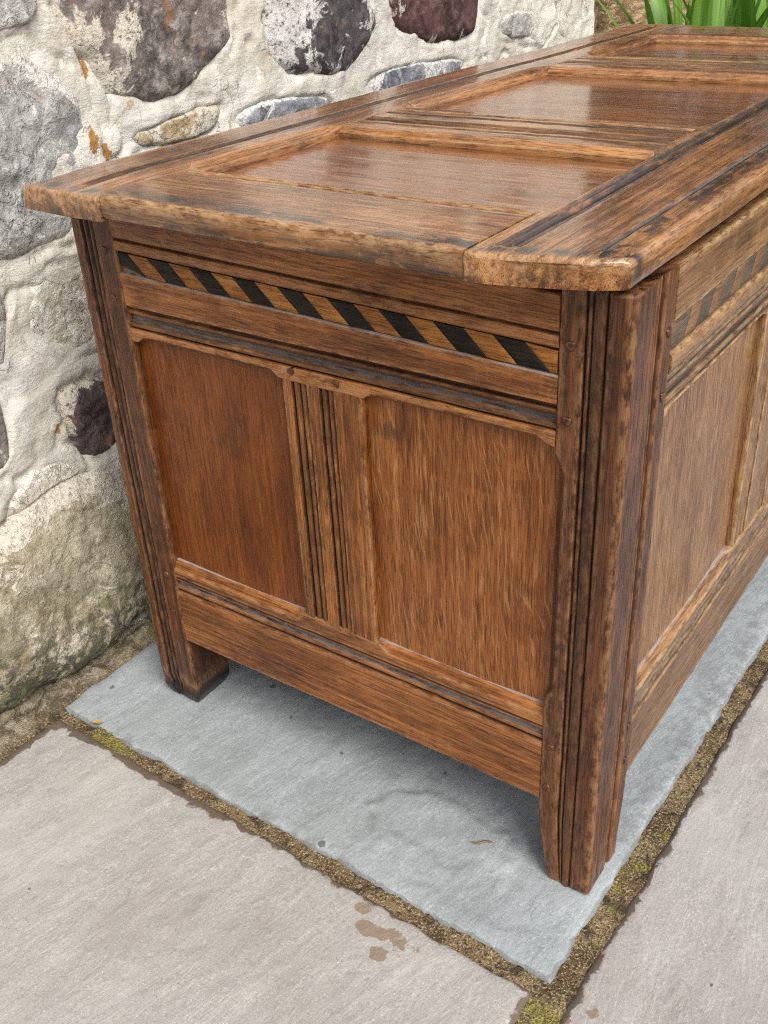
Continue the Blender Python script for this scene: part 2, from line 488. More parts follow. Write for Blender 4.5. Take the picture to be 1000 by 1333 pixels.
M['mortar'] = mortar_mat()
M['joint'] = joint_mat()
M['soil'] = soil_mat()
M['s_pale'] = stone_mat('stone_pale_grey', [(0.25, 0.24, 0.225), (0.38, 0.37, 0.35), (0.54, 0.53, 0.51)], 0.55, (0.66, 0.64, 0.58), rust=0.35, bumpd=0.010)
M['s_brown'] = stone_mat('stone_grey_brown', [(0.080, 0.066, 0.060), (0.185, 0.155, 0.14), (0.33, 0.295, 0.27)], 0.32, rust=0.55, crack=0.1)
M['s_black'] = stone_mat('stone_blue_black', [(0.022, 0.020, 0.024), (0.060, 0.052, 0.055), (0.12, 0.10, 0.10)], 0.42, (0.62, 0.60, 0.57), rust=0.75, crack=0.1)
M['s_maroon'] = stone_mat('stone_maroon', [(0.035, 0.017, 0.018), (0.085, 0.040, 0.038), (0.15, 0.085, 0.078)], 0.12, (0.6, 0.57, 0.5), crack=0.1)
M['s_purple'] = stone_mat('stone_purple', [(0.040, 0.028, 0.032), (0.10, 0.070, 0.072), (0.19, 0.145, 0.135)], 0.25, rust=0.5)
M['s_ochre'] = stone_mat('stone_ochre', [(0.24, 0.165, 0.085), (0.38, 0.29, 0.17), (0.47, 0.40, 0.27)], 0.62, (0.60, 0.555, 0.465), rust=0.7)
M['s_blue'] = stone_mat('stone_blue_grey', [(0.11, 0.112, 0.13), (0.20, 0.205, 0.225), (0.36, 0.37, 0.39)], 0.55, (0.66, 0.65, 0.62))
M['s_cream'] = stone_mat('stone_cream', [(0.46, 0.40, 0.31), (0.58, 0.53, 0.44), (0.70, 0.66, 0.58)], 0.6, (0.74, 0.71, 0.64), bumpd=0.009)
M['s_boulder'] = stone_mat('stone_olive_boulder', [(0.30, 0.24, 0.15), (0.44, 0.385, 0.275), (0.56, 0.51, 0.40)], 0.42, (0.68, 0.63, 0.53), rust=0.12, moss=1.0, bumpd=0.012, crack=0.1)
M['slab_grey'] = slab_mat('sandstone_blue_grey', (0.225, 0.247, 0.257), (0.292, 0.318, 0.328), (0.385, 0.412, 0.422), 0.21, (0.10, 0.10, 0.092), 0.8, 0.55)
M['slab_pink'] = slab_mat('sandstone_pinkish', (0.280, 0.262, 0.244), (0.350, 0.333, 0.313), (0.435, 0.418, 0.392), 0.22, (0.092, 0.058, 0.033), 0.75)
M['slab_buff'] = slab_mat('sandstone_buff', (0.285, 0.266, 0.250), (0.350, 0.332, 0.315), (0.430, 0.412, 0.392), -0.05, (0.092, 0.062, 0.040), 0.9)
M['leaf'] = leaf_mat('strap_leaf', (0.085, 0.21, 0.02), (0.24, 0.44, 0.07))
M['leaf_dry'] = leaf_mat('dry_leaf', (0.30, 0.16, 0.055), (0.42, 0.27, 0.11), 0.15)
M['bark_twig'] = leaf_mat('dry_stalk', (0.10, 0.05, 0.025), (0.18, 0.10, 0.05), 0.0)
M['shrub'] = leaf_mat('shrub_leaf', (0.018, 0.04, 0.010), (0.04, 0.075, 0.016), 0.25)
M['bark'] = soil_mat('bark', (0.05, 0.035, 0.025), (0.10, 0.075, 0.055), (0.16, 0.13, 0.1), 2)


# ------------------------------------------------------------------ object helpers
def mesh_obj(name, V, F, mat, parent=None, grain=None, mask=None, sharp=38, smooth=True):
    me = bpy.data.meshes.new(name)
    V = np.asarray(V, float)
    off = Vector((0, 0, 0))
    if parent is not None:
        p = parent
        while p is not None:
            off += p.location
            p = p.parent
    me.from_pydata((V - np.array(off)).tolist(), [], F)
    me.update()
    bm = bmesh.new()
    bm.from_mesh(me)
    bmesh.ops.recalc_face_normals(bm, faces=bm.faces)
    bm.to_mesh(me)
    bm.free()
    if smooth:
        me.polygons.foreach_set('use_smooth', [True] * len(me.polygons))
        if sharp:
            me.set_sharp_from_angle(angle=math.radians(sharp))
    if grain is None:
        grain = V
    a = me.attributes.new('grain', 'FLOAT_VECTOR', 'POINT')
    a.data.foreach_set('vector', np.asarray(grain, np.float32).ravel())
    if mask is None:
        mask = np.zeros((len(V), 3))
    mk4 = np.clip(mask, 0, 1)
    if mk4.shape[1] == 3:
        mk4 = np.concatenate([mk4, np.zeros((len(V), 1))], 1)
    a = me.attributes.new('mask', 'FLOAT_COLOR', 'POINT')
    a.data.foreach_set('color', mk4.astype(np.float32).ravel())
    me.materials.append(mat)
    o = bpy.data.objects.new(name, me)
    COL.objects.link(o)
    if parent is not None:
        o.parent = parent
    return o


def empty(name, loc, parent=None):
    o = bpy.data.objects.new(name, None)
    o.empty_display_size = 0.05
    COL.objects.link(o)
    o.location = loc
    o.parent = parent
    return o


def tag(o, label=None, cat=None, group=None, kind=None):
    if label: o['label'] = label
    if cat: o['category'] = cat
    if group: o['group'] = group
    if kind: o['kind'] = kind
    return o


def grid_faces(nu, nv, wrap=False):
    F = []
    for i in range(nu - 1):
        for j in range(nv - (0 if wrap else 1)):
            k = (j + 1) % nv
            F.append((i * nv + j, i * nv + k, (i + 1) * nv + k, (i + 1) * nv + j))
    return F


# ------------------------------------------------------------------ GROUND
def ground_sheet():
    xs = np.concatenate([np.linspace(-60, -3, 12), np.linspace(-2.5, 3, 12), np.linspace(4, 60, 12)])
    ys = xs
    X, Y = np.meshgrid(xs, ys, indexing='ij')
    V = np.stack([X.ravel(), Y.ravel(), np.full(X.size, -0.06)], 1)
    o = mesh_obj('ground', V, grid_faces(len(xs), len(ys)), M['soil'], sharp=None)
    tag(o, 'brown garden soil around the paving', 'ground', kind='structure')


ground_sheet()


# paving: mortar bed and slabs
def axis_coords(fine0, fine1, step, lo, hi, coarse):
    a = np.arange(lo, fine0, coarse)
    b = np.arange(fine0, fine1, step)
    c = np.arange(fine1, hi + 1e-6, coarse)
    return np.concatenate([a, b, c])


WX = -0.150                     # wall face
X0, X1 = -0.098, 0.600          # joint lines
JW = 0.020


def bed():
    xs = axis_coords(-0.18, 0.72, 0.005, -0.24, 2.1, 0.03)
    ys = axis_coords(-0.26, 0.70, 0.005, -2.0, 2.1, 0.03)
    X, Y = np.meshgrid(xs, ys, indexing='ij')
    x, y = X.ravel(), Y.ravel()
    P = np.stack([x, y, 0 * x], 1)
    z = -0.0012 + 0.0028 * fbm(P * 45, 4) + 0.0012 * vn(P * 230)
    # the rough fillet of mortar along the foot of the wall
    k = sstep(-0.088, -0.125, x)
    z += k * (0.011 + 0.018 * fbm(P * np.array([26, 15, 1]) + 5, 4) + 0.008 * np.abs(vn(P * 60)) - 0.006) - 0.016 * np.exp(-((x + 0.139) / 0.007) ** 2)
    for a0, a1, b0, b1 in ((-0.075, 0.590, -0.082, 0.70), (-0.075, 0.580, -0.94, -0.140), (0.650, 1.23, -0.60, 0.54)):
        inn = sstep(a0, a0 + 0.012, x) * sstep(a1, a1 - 0.012, x) * sstep(b0, b0 + 0.012, y) * sstep(b1, b1 - 0.012, y)
        z -= 0.022 * inn
    V = np.stack([x, y, z], 1)
    mask = np.zeros((len(V), 3))
    mo = 0.0 + 0.8 * fbm(P * 11 + 3, 2)
    mo += 0.9 * np.exp(-((x - 0.612) ** 2 + (y + 0.135) ** 2) / 0.03 ** 2)
    mo += 0.75 * np.exp(-((x - 0.03) ** 2 + (y + 0.105) ** 2) / 0.06 ** 2)
    mask[:, 0] = np.clip(mo, 0, 1)
    mask[:, 1] = sstep(-0.085, -0.11, x)
    o = mesh_obj('paving', V, grid_faces(len(xs), len(ys)), M['joint'], mask=mask, sharp=None)
    return tag(o, 'sandy yellow mortar bed and joints of the stone paving', 'paving', kind='structure')


paving = bed()


def slab(corners, mat, step=0.006, seed=0, tilt=0.0, edge_rough=0.0019, features=None, label=None, damp=0.012, zoff=0.0, wavy=None):
    c = np.array(corners, float)          # 4 corners, counterclockwise from low x low y
    lu = np.linalg.norm(c[1] - c[0])
    lv = np.linalg.norm(c[3] - c[0])
    def para(L):
        n = max(8, int(L / step))
        t = np.linspace(0, 1, n)
        e = np.array([0, 0.0015, 0.0035, 0.007]) / L
        return np.unique(np.concatenate([e, t[(t > 0.012 / L) & (t < 1 - 0.012 / L)], 1 - e]))
    us, vs = para(lu), para(lv)
    U, Vv = np.meshgrid(us, vs, indexing='ij')
    u, v = U.ravel()[:, None], Vv.ravel()[:, None]
    P = c[0] * (1 - u) * (1 - v) + c[1] * u * (1 - v) + c[2] * u * v + c[3] * (1 - u) * v
    x, y = P[:, 0].copy(), P[:, 1].copy()
    u, v = u[:, 0], v[:, 0]
    du, dv = np.minimum(u, 1 - u) * lu, np.minimum(v, 1 - v) * lv
    d = np.minimum(du, dv)
    Q = np.stack([x, y, np.full(len(x), seed * 3.7)], 1)
    # wandering, chipped edges
    wx = edge_rough * (fbm(Q * 14, 3) + 0.7 * vn(Q * 60))
    wy = edge_rough * (fbm(Q * 14 + 9, 3) + 0.7 * vn(Q * 60 + 9))
    fall = np.exp(-d / 0.02)
    x += wx * fall
    y += wy * fall
    # rounded corners
    dc = np.hypot(du - 0.012, dv - 0.012)
    # riven relief: low terraces
    n = fbm(Q * np.array([9, 4, 1]), 4) * 2.2
    ter = np.floor(n) + sstep(0.72, 1.0, n - np.floor(n))
    z = 0.0010 * ter + 0.0009 * fbm(Q * 22, 3) + 0.0005 * vn(Q * 120)
    arr = 0.0045 * np.exp(-(d / 0.0028) ** 1.2) + 0.0025 * np.exp(-d / 0.006) * np.clip(0.6 + fbm(Q * 40, 2), 0, 1)
    z = z - arr + 0.004 + zoff
    mask = np.zeros((len(x), 3))
    mask[:, 0] = np.exp(-d / damp)
    if features:
        z, mask = features(x, y, z, mask, Q)
    V = np.stack([x, y, z], 1)
    F = grid_faces(len(us), len(vs))
    nu, nv = len(us), len(vs)
    border = [i * nv for i in range(nu)] + [(nu - 1) * nv + j for j in range(1, nv)] + [i * nv + nv - 1 for i in range(nu - 2, -1, -1)] + [j for j in range(nv - 2, 0, -1)]
    base = len(V)
    B = V[border].copy()
    B[:, 2] = -0.045
    V = np.concatenate([V, B])
    mask = np.concatenate([mask, mask[border]])
    nb = len(border)
    for i in range(nb):
        j = (i + 1) % nb
        F.append((border[i], border[j], base + j, base + i))
    o = mesh_obj('paving_slab', V, F, mat, paving, mask=mask, sharp=None, grain=V + np.array([seed * 1.37, seed * 0.7, 0]))
    if label: o['label'] = label
    return o


def feat_grey(x, y, z, mask, Q):
    # a lifted flake near the front foot
    cx, cy = 0.425, -0.010
    a = np.hypot((x - cx) / 0.085, (y - cy) / 0.050) + 0.32 * fbm(Q * 26, 3)
    z = z + 0.0026 * sstep(1.0, 0.965, a) - 0.0014 * sstep(0.60, 0.57, a)
    a2 = np.hypot((x - 0.50) / 0.10, (y + 0.045) / 0.035) + 0.35 * fbm(Q * 30 + 4, 3)
    z = z - 0.0016 * sstep(1.0, 0.96, a2)
    ridge = np.exp(-((a - 0.97) / 0.05) ** 2) + 0.7 * np.exp(-((a - 0.58) / 0.05) ** 2)
    mask[:, 1] = 0.55 * sstep(0.55, 0.61, x) * sstep(0.02, 0.12, y) + 0.7 * np.exp(-((y + 0.095) / 0.012) ** 2) * np.clip(0.2 + fbm(Q * 9, 2) * 2, 0, 1)
    mask[:, 1] = np.maximum(mask[:, 1], 0.55 * ridge * np.clip(0.5 + fbm(Q * 20 + 2, 2), 0, 1))
    return z, mask


def feat_pink(x, y, z, mask, Q):
    dr = np.zeros(len(x))
    for px, py, r, s in ((478, 1208, 0.014, 1), (492, 1241, 0.013, 1), (518, 1222, 0.018, 0.62), (500, 1214, 0.014, 0.8), (472, 1180, 0.011, 1), (545, 1232, 0.014, .55)):
        p = PX(px, py, 2, 0.004)
        dr = np.maximum(dr, s * np.exp(-(((x - p[0]) / r) ** 2 + ((y - p[1]) / (r * 0.7)) ** 2) ** 1.5))
    mask[:, 2] = dr
    mask[:, 0] = np.maximum(mask[:, 0] * (0.75 + 0.45 * sstep(0.35, 0.05, x)), 0)
    return z, mask


def feat_buff(x, y, z, mask, Q):
    dr = np.zeros(len(x))
    for px, py, r in ((772, 1320, 0.007), (738, 1330, 0.005)):
        p = PX(px, py, 2, 0.004)
        dr = np.maximum(dr, np.exp(-((np.hypot(x - p[0], y - p[1]) / r) ** 3)))
    mask[:, 2] = dr
    return z, mask


slab([(-0.095, -0.092), (0.607, -0.102), (0.622, 0.720), (-0.100, 0.720)], M['slab_grey'], 0.005, 1, features=feat_grey, label='blue-grey paving slab under the chest', damp=0.006)
slab([(-0.100, -0.95), (0.596, -0.95), (0.598, -0.1195), (-0.086, -0.1045)], M['slab_pink'], 0.005, 2, features=feat_pink, label='pinkish paving slab with brown damp marks', damp=0.018, zoff=-0.001)
slab([(0.6245, -0.62), (1.25, -0.62), (1.25, 0.560), (0.638, 0.560)], M['slab_buff'], 0.006, 3, features=feat_buff, label='pale buff paving slab along the front of the chest', damp=0.013)
for i, (a, b, c_, d_, mm) in enumerate(((-0.10, 0.622, 0.745, 1.30, 'slab_pink'), (0.65, 1.25, 0.585, 1.30, 'slab_grey'), (-0.10, 0.50, 1.325, 1.75, 'slab_buff'), (0.525, 1.25, 1.325, 1.75, 'slab_pink'),
                                        (0.622, 1.25, -1.30, -0.645, 'slab_pink'), (-0.10, 0.596, -1.60, -0.975, 'slab_grey'), (1.275, 1.95, -1.2, -0.30, 'slab_grey'), (1.275, 1.95, -0.275, 0.75, 'slab_pink'), (1.275, 1.95, 0.775, 1.75, 'slab_buff'))):
    slab([(a, c_), (b, c_), (b, d_), (a, d_)], M[mm], 0.012, 10 + i)


# ------------------------------------------------------------------ STONE WALL
wall = empty('stone_wall', (WX, 0.2, 0))
tag(wall, 'rubble stone house wall with smeared cream lime mortar behind the chest', 'wall')
YEND = 1.55


# the core of the wall closes it at the back
V = [(WX - 0.55, -2.2, -0.05), (WX - 0.04, -2.2, -0.05), (WX - 0.04, YEND - 0.03, -0.05), (WX - 0.55, YEND - 0.03, -0.05)]
V = V + [(a, b, 2.72) for a, b, c in V]
mesh_obj('wall_core', V, [(0, 1, 2, 3), (4, 5, 6, 7), (0, 1, 5, 4), (1, 2, 6, 5), (2, 3, 7, 6), (3, 0, 4, 7)], M['mortar'], wall, smooth=False)


def chaikin(p, it=2):
    for _ in range(it):
        q = np.roll(p, -1, 0)
        p = np.stack([p * 0.75 + q * 0.25, p * 0.25 + q * 0.75], 1).reshape(-1, 2)
    return p


def resample(p, n):
    q = np.concatenate([p, p[:1]])
    L = np.concatenate([[0], np.cumsum(np.linalg.norm(np.diff(q, axis=0), axis=1))])
    t = np.linspace(0, L[-1], n, endpoint=False)
    return np.stack([np.interp(t, L, q[:, k]) for k in (0, 1)], 1)


def stone(poly, bulge, mat, seed, n=72, rings=20, rough=0.008, fac=0.35, soft=1, low=None, power=5, sink=0.022, grow=1.03, wash=()):
    """poly: outline on the wall as (y, z)."""
    p = resample(chaikin(np.array(poly, float), soft), n)
    c = p.mean(0)
    sz = np.sqrt(np.abs(np.sum(p[:, 0] * np.roll(p[:, 1], -1) - np.roll(p[:, 0], -1) * p[:, 1])) / 2)
    jit = fbm(np.concatenate([p * 22, np.full((n, 1), seed * 5.1)], 1), 3)[:, None]
    p = c + (p - c) * (grow + 0.13 * jit)
    rs = np.linspace(0, 1, rings) ** 0.75
    V, R = [], []
    for r in rs[1:]:
        V.append(c + (p - c) * r)
        R.append(np.full(n, r))
    V = np.concatenate([[c]] + V)
    R = np.concatenate([[0.0]] + R)
    Q = np.concatenate([V, np.full((len(V), 1), seed * 2.3)], 1)
    rough_ = rough * min(1.0, sz / 0.15)
    fq = 16 * min(1.5, (0.13 / sz) ** 0.6)
    # split faces: a few flat facets
    rr = np.random.RandomState(int(seed * 13) % 99991)
    face = np.full(len(V), 9.0)
    for k in range(5):
        gdir = rr.uniform(-1, 1, 2)
        pl = bulge * (1.0 + 0.5 * rr.rand()) + ((V - c) / sz) @ gdir * bulge * fac * 2.2
        face = np.minimum(face, pl)
    h = np.clip(face, bulge * 0.25, None)
    h = h + rough_ * fbm(Q * fq, 5, 0.5) + rough_ * 0.30 * np.abs(fbm(Q * fq * 2.4 + 5, 3)) + 0.0012 * fbm(Q * 120, 2)
    h = h * (1 - R ** power) - sink * R ** power
    X = WX + h
    W3 = np.stack([X, V[:, 0], V[:, 1]], 1)
    mask = np.zeros((len(V), 3))
    mask[:, 0] = sstep(0.62, 1.0, R) * (0.4 + 0.9 * sstep(c[1] - 0.3 * sz, c[1] + 0.4 * sz, V[:, 1]))
    mask[:, 1] = sstep(0.24, 0.0, V[:, 1] + 0.03 * vn(Q * 9)) if low is None else low
    for a_, b_, r_ in wash:
        q_ = PX(a_, b_, 0, WX)[1:]
        mask[:, 0] = np.maximum(mask[:, 0], np.exp(-((V[:, 0] - q_[0]) ** 2 + (V[:, 1] - q_[1]) ** 2) / r_ ** 2))
    F = [(0, 1 + j, 1 + (j + 1) % n) for j in range(n)]
    for i in range(rings - 2):
        for j in range(n):
            k = (j + 1) % n
            F.append((1 + i * n + j, 1 + i * n + k, 1 + (i + 1) * n + k, 1 + (i + 1) * n + j))
    return mesh_obj('stone', W3, F, mat, wall, mask=mask, sharp=None, grain=W3 + seed * 0.77)


STONES = [
    ('s_pale', .018, [(-70, 70), (0, 50), (60, 78), (100, 105), (128, 175), (138, 214), (112, 250), (100, 318), (50, 336), (0, 345), (-70, 350)], 100, 40, .015),
    ('s_brown', .016, [(84, -60), (300, -60), (312, 10), (302, 60), (264, 105), (225, 128), (185, 136), (150, 120), (118, 92), (90, 50), (75, 10)], 100, 36, .012),
    ('s_black', .020, [(345, -55), (470, -55), (492, 10), (496, 42), (472, 80), (445, 102), (400, 100), (372, 92), (352, 60), (350, 10)], 90, 32, .010),
    ('s_maroon', .016, [(510, -45), (625, -45), (632, 10), (624, 45), (588, 58), (545, 54), (520, 32), (507, 5)], 90, 30, .010),
    ('s_pale', .008, [(650, 20), (700, 10), (708, 30), (702, 48), (658, 52)], 60, 20, .008),
    ('s_ochre', .008, [(158, 180), (200, 165), (288, 133), (298, 146), (285, 167), (250, 182), (190, 196)], 70, 20, .010),
    ('s_blue', .010, [(314, 148), (350, 128), (445, 122), (430, 152), (380, 168), (318, 172)], 70, 20, .008),
    ('s_blue', .010, [(480, 104), (520, 84), (614, 73), (607, 96), (560, 112), (486, 130)], 70, 20, .008),
    ('s_cream', .004, [(28, 388), (68, 340), (115, 328), (138, 400), (132, 452), (80, 464), (40, 452)], 80, 28, .010),
    ('s_purple', .006, [(72, 512), (100, 492), (140, 486), (165, 540), (160, 590), (118, 602), (95, 578), (82, 545)], 80, 26, .014),
    ('s_brown', .012, [(-60, 520), (0, 503), (14, 540), (19, 590), (9, 620), (-60, 635)], 60, 22, .008),
    ('s_boulder', .030, [(-110, 760), (0, 705), (55, 648), (110, 612), (165, 612), (215, 690), (225, 770), (190, 808), (120, 868), (60, 905), (0, 940), (-110, 985)], 150, 60, .012),
    ('s_cream', .006, [(718, -30), (768, -30), (770, 30), (742, 55), (720, 45)], 60, 20, .008),
    ('s_pale', .012, [(-60, -60), (40, -60), (62, 10), (40, 42), (-60, 50)], 60, 22, .010),
    ('s_pale', .010, [(-70, 372), (0, 362), (18, 400), (14, 470), (0, 492), (-70, 500)], 60, 22, .010),
    ('s_cream', .010, [(25, 632), (70, 596), (128, 606), (60, 640), (10, 690)], 60, 20, .008),
]
WASH = {1: ((98, 45, .035), (125, 95, .03), (165, 40, .02)), 2: ((368, 25, .05), (362, 62, .035), (385, 5, .03)), 3: ((514, 15, .02), (560, 55, .015)), 9: ((75, 520, .03),), 5: ((270, 150, .02), (200, 172, .015)), 7: ((560, 88, .03),)}
SYZ = [np.array([PX(a, b, 0, WX + bu * 0.4)[1:] for a, b in poly]) for mt, bu, poly, n, rg, ro in STONES]
STAB = []
for (mt_, *_r), yz in zip(STONES, SYZ):
    if mt_ in ('s_pale', 's_cream'):
        continue
    pp = resample(chaikin(yz, 1), 90)
    cc_ = pp.mean(0)
    th_ = np.arctan2(pp[:, 1] - cc_[1], pp[:, 0] - cc_[0])
    od = np.argsort(th_)
    STAB.append((cc_[0], cc_[1], th_[od], np.linalg.norm(pp - cc_, axis=1)[od]))


CRACKS = [([(-20, 352), (0, 346), (40, 335), (75, 318), (105, 318), (135, 335)], 0.013, 0.0035),
          ([(70, 5), (95, 50), (112, 85), (122, 130), (134, 170), (140, 205)], 0.008, 0.0030),
          ([(0, 48), (45, 50), (90, 85)], 0.006, 0.003),
          ([(30, 372), (24, 420), (40, 458), (80, 470), (130, 455)], 0.006, 0.003),
          ([(60, 610), (110, 600), (150, 590), (175, 575)], 0.007, 0.0028),
          ([(0, 395), (30, 380), (60, 345)], 0.005, 0.0025),
          ([(0, 690), (50, 640), (105, 612)], 0.006, 0.003),
          ([(300, 70), (312, 20), (318, -20)], 0.006, 0.004),
          ([(160, 205), (250, 185), (296, 160)], 0.006, 0.003),
          ([(640, 10), (648, 55), (700, 62)], 0.006, 0.003)]
RUST = [(112, 85, .010), (118, 180, .012), (138, 200, .011), (92, 18, .008), (104, 40, .008), (232, 190, .012), (345, 20, .008), (352, 62, .010), (40, 85, .006), (75, 560, .007)]


def mortar():
    ss = np.concatenate([np.arange(-2.2, -0.32, 0.04), np.arange(-0.32, 1.64, 0.0042), np.arange(1.64, 2.2, 0.03)])
    zs = np.concatenate([np.arange(-0.06, 0.90, 0.0042), np.arange(0.90, 2.75, 0.04)])
    S, Z = np.meshgrid(ss, zs, indexing='ij')
    s, z = S.ravel(), Z.ravel()
    # go round the corner with a soft arris
    r = 0.02
    k = s - (YEND - r)
    arc = np.clip(k / (r * math.pi / 2), 0, 1) * math.pi / 2
    y = np.where(k < 0, s, YEND - r + r * np.sin(arc))
    x = np.where(k < 0, 0, -(r - r * np.cos(arc)) - np.clip(k - r * math.pi / 2, 0, None))
    nx, ny = np.cos(arc), np.sin(arc)
    P = np.stack([x, y, z], 1)
    h = 0.0035 * fbm(P * 4.5, 2) + 0.0042 * fbm(P * 17 + 3, 4, 0.55) + 0.0022 * fbm(P * 62 + 8, 3, 0.6)
    # trowelled ledges
    led = fbm(np.stack([x, y * 3 + z * 4, z * 9 - y * 3], 1) + 20, 3)
    h += 0.003 * sstep(0.05, 0.13, led)
    lip = fbm(P * 7 + 41, 4)
    h -= 0.007 * np.exp(-(lip / 0.035) ** 2) * sstep(0.0, 0.3, fbm(P * 2.3 + 7, 2) + 0.15)
    for tab in STAB:
        cy, cz, th, rho = tab
        q = np.hypot(y - cy, z - cz) / np.interp(np.arctan2(z - cz, y - cy), th, rho, period=2 * math.pi)
        q = np.where(k < 0, q, 9)
        jag = 0.22 * fbm(P * 22 + 50, 4, 0.6) + 0.10 * fbm(P * 7 + 80, 2)
        h = h - 0.009 * sstep(1.08, 0.84, q + jag) + 0.0003 * np.exp(-((q + jag - 1.10) / 0.10) ** 2)
    rust = np.zeros(len(h))
    for pts_, dep, wd_ in CRACKS:
        pl = np.array([PX(a, b, 0, WX)[1:] for a, b in pts_])
        yy_ = y + 0.006 * fbm(P * 30 + 11, 3)
        zz_ = z + 0.006 * fbm(P * 30 + 77, 3)
        dm = np.full(len(h), 9.0)
        for a, b in zip(pl[:-1], pl[1:]):
            ab = b - a
            t_ = np.clip(((yy_ - a[0]) * ab[0] + (zz_ - a[1]) * ab[1]) / (ab @ ab), 0, 1)
            dm = np.minimum(dm, np.hypot(yy_ - a[0] - t_ * ab[0], zz_ - a[1] - t_ * ab[1]))
        h = h - dep * np.exp(-(dm / wd_) ** 2) * np.clip(0.7 + 0.8 * fbm(P * 25 + 31, 2), 0, 1.2)
    for a, b, r_ in RUST:
        c_ = PX(a, b, 0, WX)[1:]
        rust = np.maximum(rust, np.exp(-(((y - c_[0]) / (r_ * 0.7)) ** 2 + ((z - c_[1]) / (r_ * 1.4)) ** 2)))
    x = WX + x + nx * h
    y = y + ny * h
    V = np.stack([x, y, z], 1)
    mask = np.zeros((len(V), 3))
    mask[:, 1] = sstep(0.14, 0.0, z + 0.03 * fbm(P * 9, 2))
    mask[:, 2] = rust
    return mesh_obj('mortar', V, grid_faces(len(ss), len(zs)), M['mortar'], wall, mask=mask, sharp=None)



mortar()
for i, (mt, bu, poly, n, rg, ro) in enumerate(STONES):
    stone(SYZ[i], bu * (0.75 if mt == 's_boulder' else 0.45), M[mt], i + 1, n, rg, ro, power=10, sink=0.016, grow=1.06, wash=WASH.get(i, ()))
# stones above, beside and behind what the photograph shows
kinds = ['s_pale', 's_brown', 's_cream', 's_ochre', 's_blue', 's_purple', 's_maroon']
k = 0
zrow = 0.10
while zrow < 2.6:
    hgt = rnd.uniform(0.13, 0.20)
    yy = -2.1 + rnd.uniform(0, 0.1)
    while yy < 1.42:
        wd = rnd.uniform(0.16, 0.34)
        cy, cz = yy + wd / 2, zrow
        hidden = cz < 0.50 and cy > 0.26
        seen = -0.40 < cy < 1.7 and -0.1 < cz < 0.98
        if (hidden or not seen) and cy + wd / 2 < 1.52:
            pts = []
            for a in range(9):
                t = a / 9 * 2 * math.pi
                pts.append((cy + wd * 0.52 * math.copysign(abs(math.cos(t)) ** 0.6, math.cos(t)) * rnd.uniform(.85, 1.05), cz + hgt * 0.50 * math.copysign(abs(math.sin(t)) ** 0.6, math.sin(t)) * rnd.uniform(.85, 1.05)))
            stone(pts, rnd.uniform(.008, .016), M[rnd.choice(kinds)], 40 + k, 28, 9, .009)
            k += 1
        yy += wd
    zrow += hgt

# ------------------------------------------------------------------ THE CHEST
CH = empty('oak_chest', (0.298, 0.62, 0.004))
tag(CH, 'antique panelled oak chest with chequered inlay band and framed lid on the paving', 'chest')


def profile(corners, step=0.005, counts=None):
    c = np.array([(a[0], a[1]) for a in corners], float)
    rad = [a[2] if len(a) > 2 else 0.0006 for a in corners]
    n = len(c)
    area = np.sum(c[:, 0] * np.roll(c[:, 1], -1) - np.roll(c[:, 0], -1) * c[:, 1])
    sg = 1 if area > 0 else -1
    segs = []
    for i in range(n):
        p0, p, p1 = c[i - 1], c[i], c[(i + 1) % n]
        a, b = p - p0, p1 - p
        la, lb = np.linalg.norm(a), np.linalg.norm(b)
        a, b = a / la, b / lb
        turn = math.atan2(a[0] * b[1] - a[1] * b[0], a @ b) * sg
        t = min(rad[i], 0.45 * la, 0.45 * lb)
        ns = 6 if rad[i] > 0.003 else 4
        arc = []
        for q in np.linspace(0, 1, ns):
            arc.append((1 - q) ** 2 * (p - a * t) + 2 * q * (1 - q) * p + q * q * (p + b * t))
        amt = min(1, abs(turn) / 0.9)
        segs.append((np.array(arc), amt if turn > 0 else 0, amt if turn < 0 else 0))
    pts, wear, grime, cn = [], [], [], []
    for i in range(n):
        arc, wv, gv = segs[i]
        for q in arc:
            pts.append(q); wear.append(wv); grime.append(gv)
        nx = segs[(i + 1) % n][0][0]
        L = np.linalg.norm(nx - arc[-1])
        k = counts[i] if counts else int(L / step)
        cn.append(k)
        for j in range(1, k + 1):
            pts.append(arc[-1] + (nx - arc[-1]) * j / (k + 1))
            wear.append(0); grime.append(0)
    return np.array(pts), np.array(wear), np.array(grime), cn


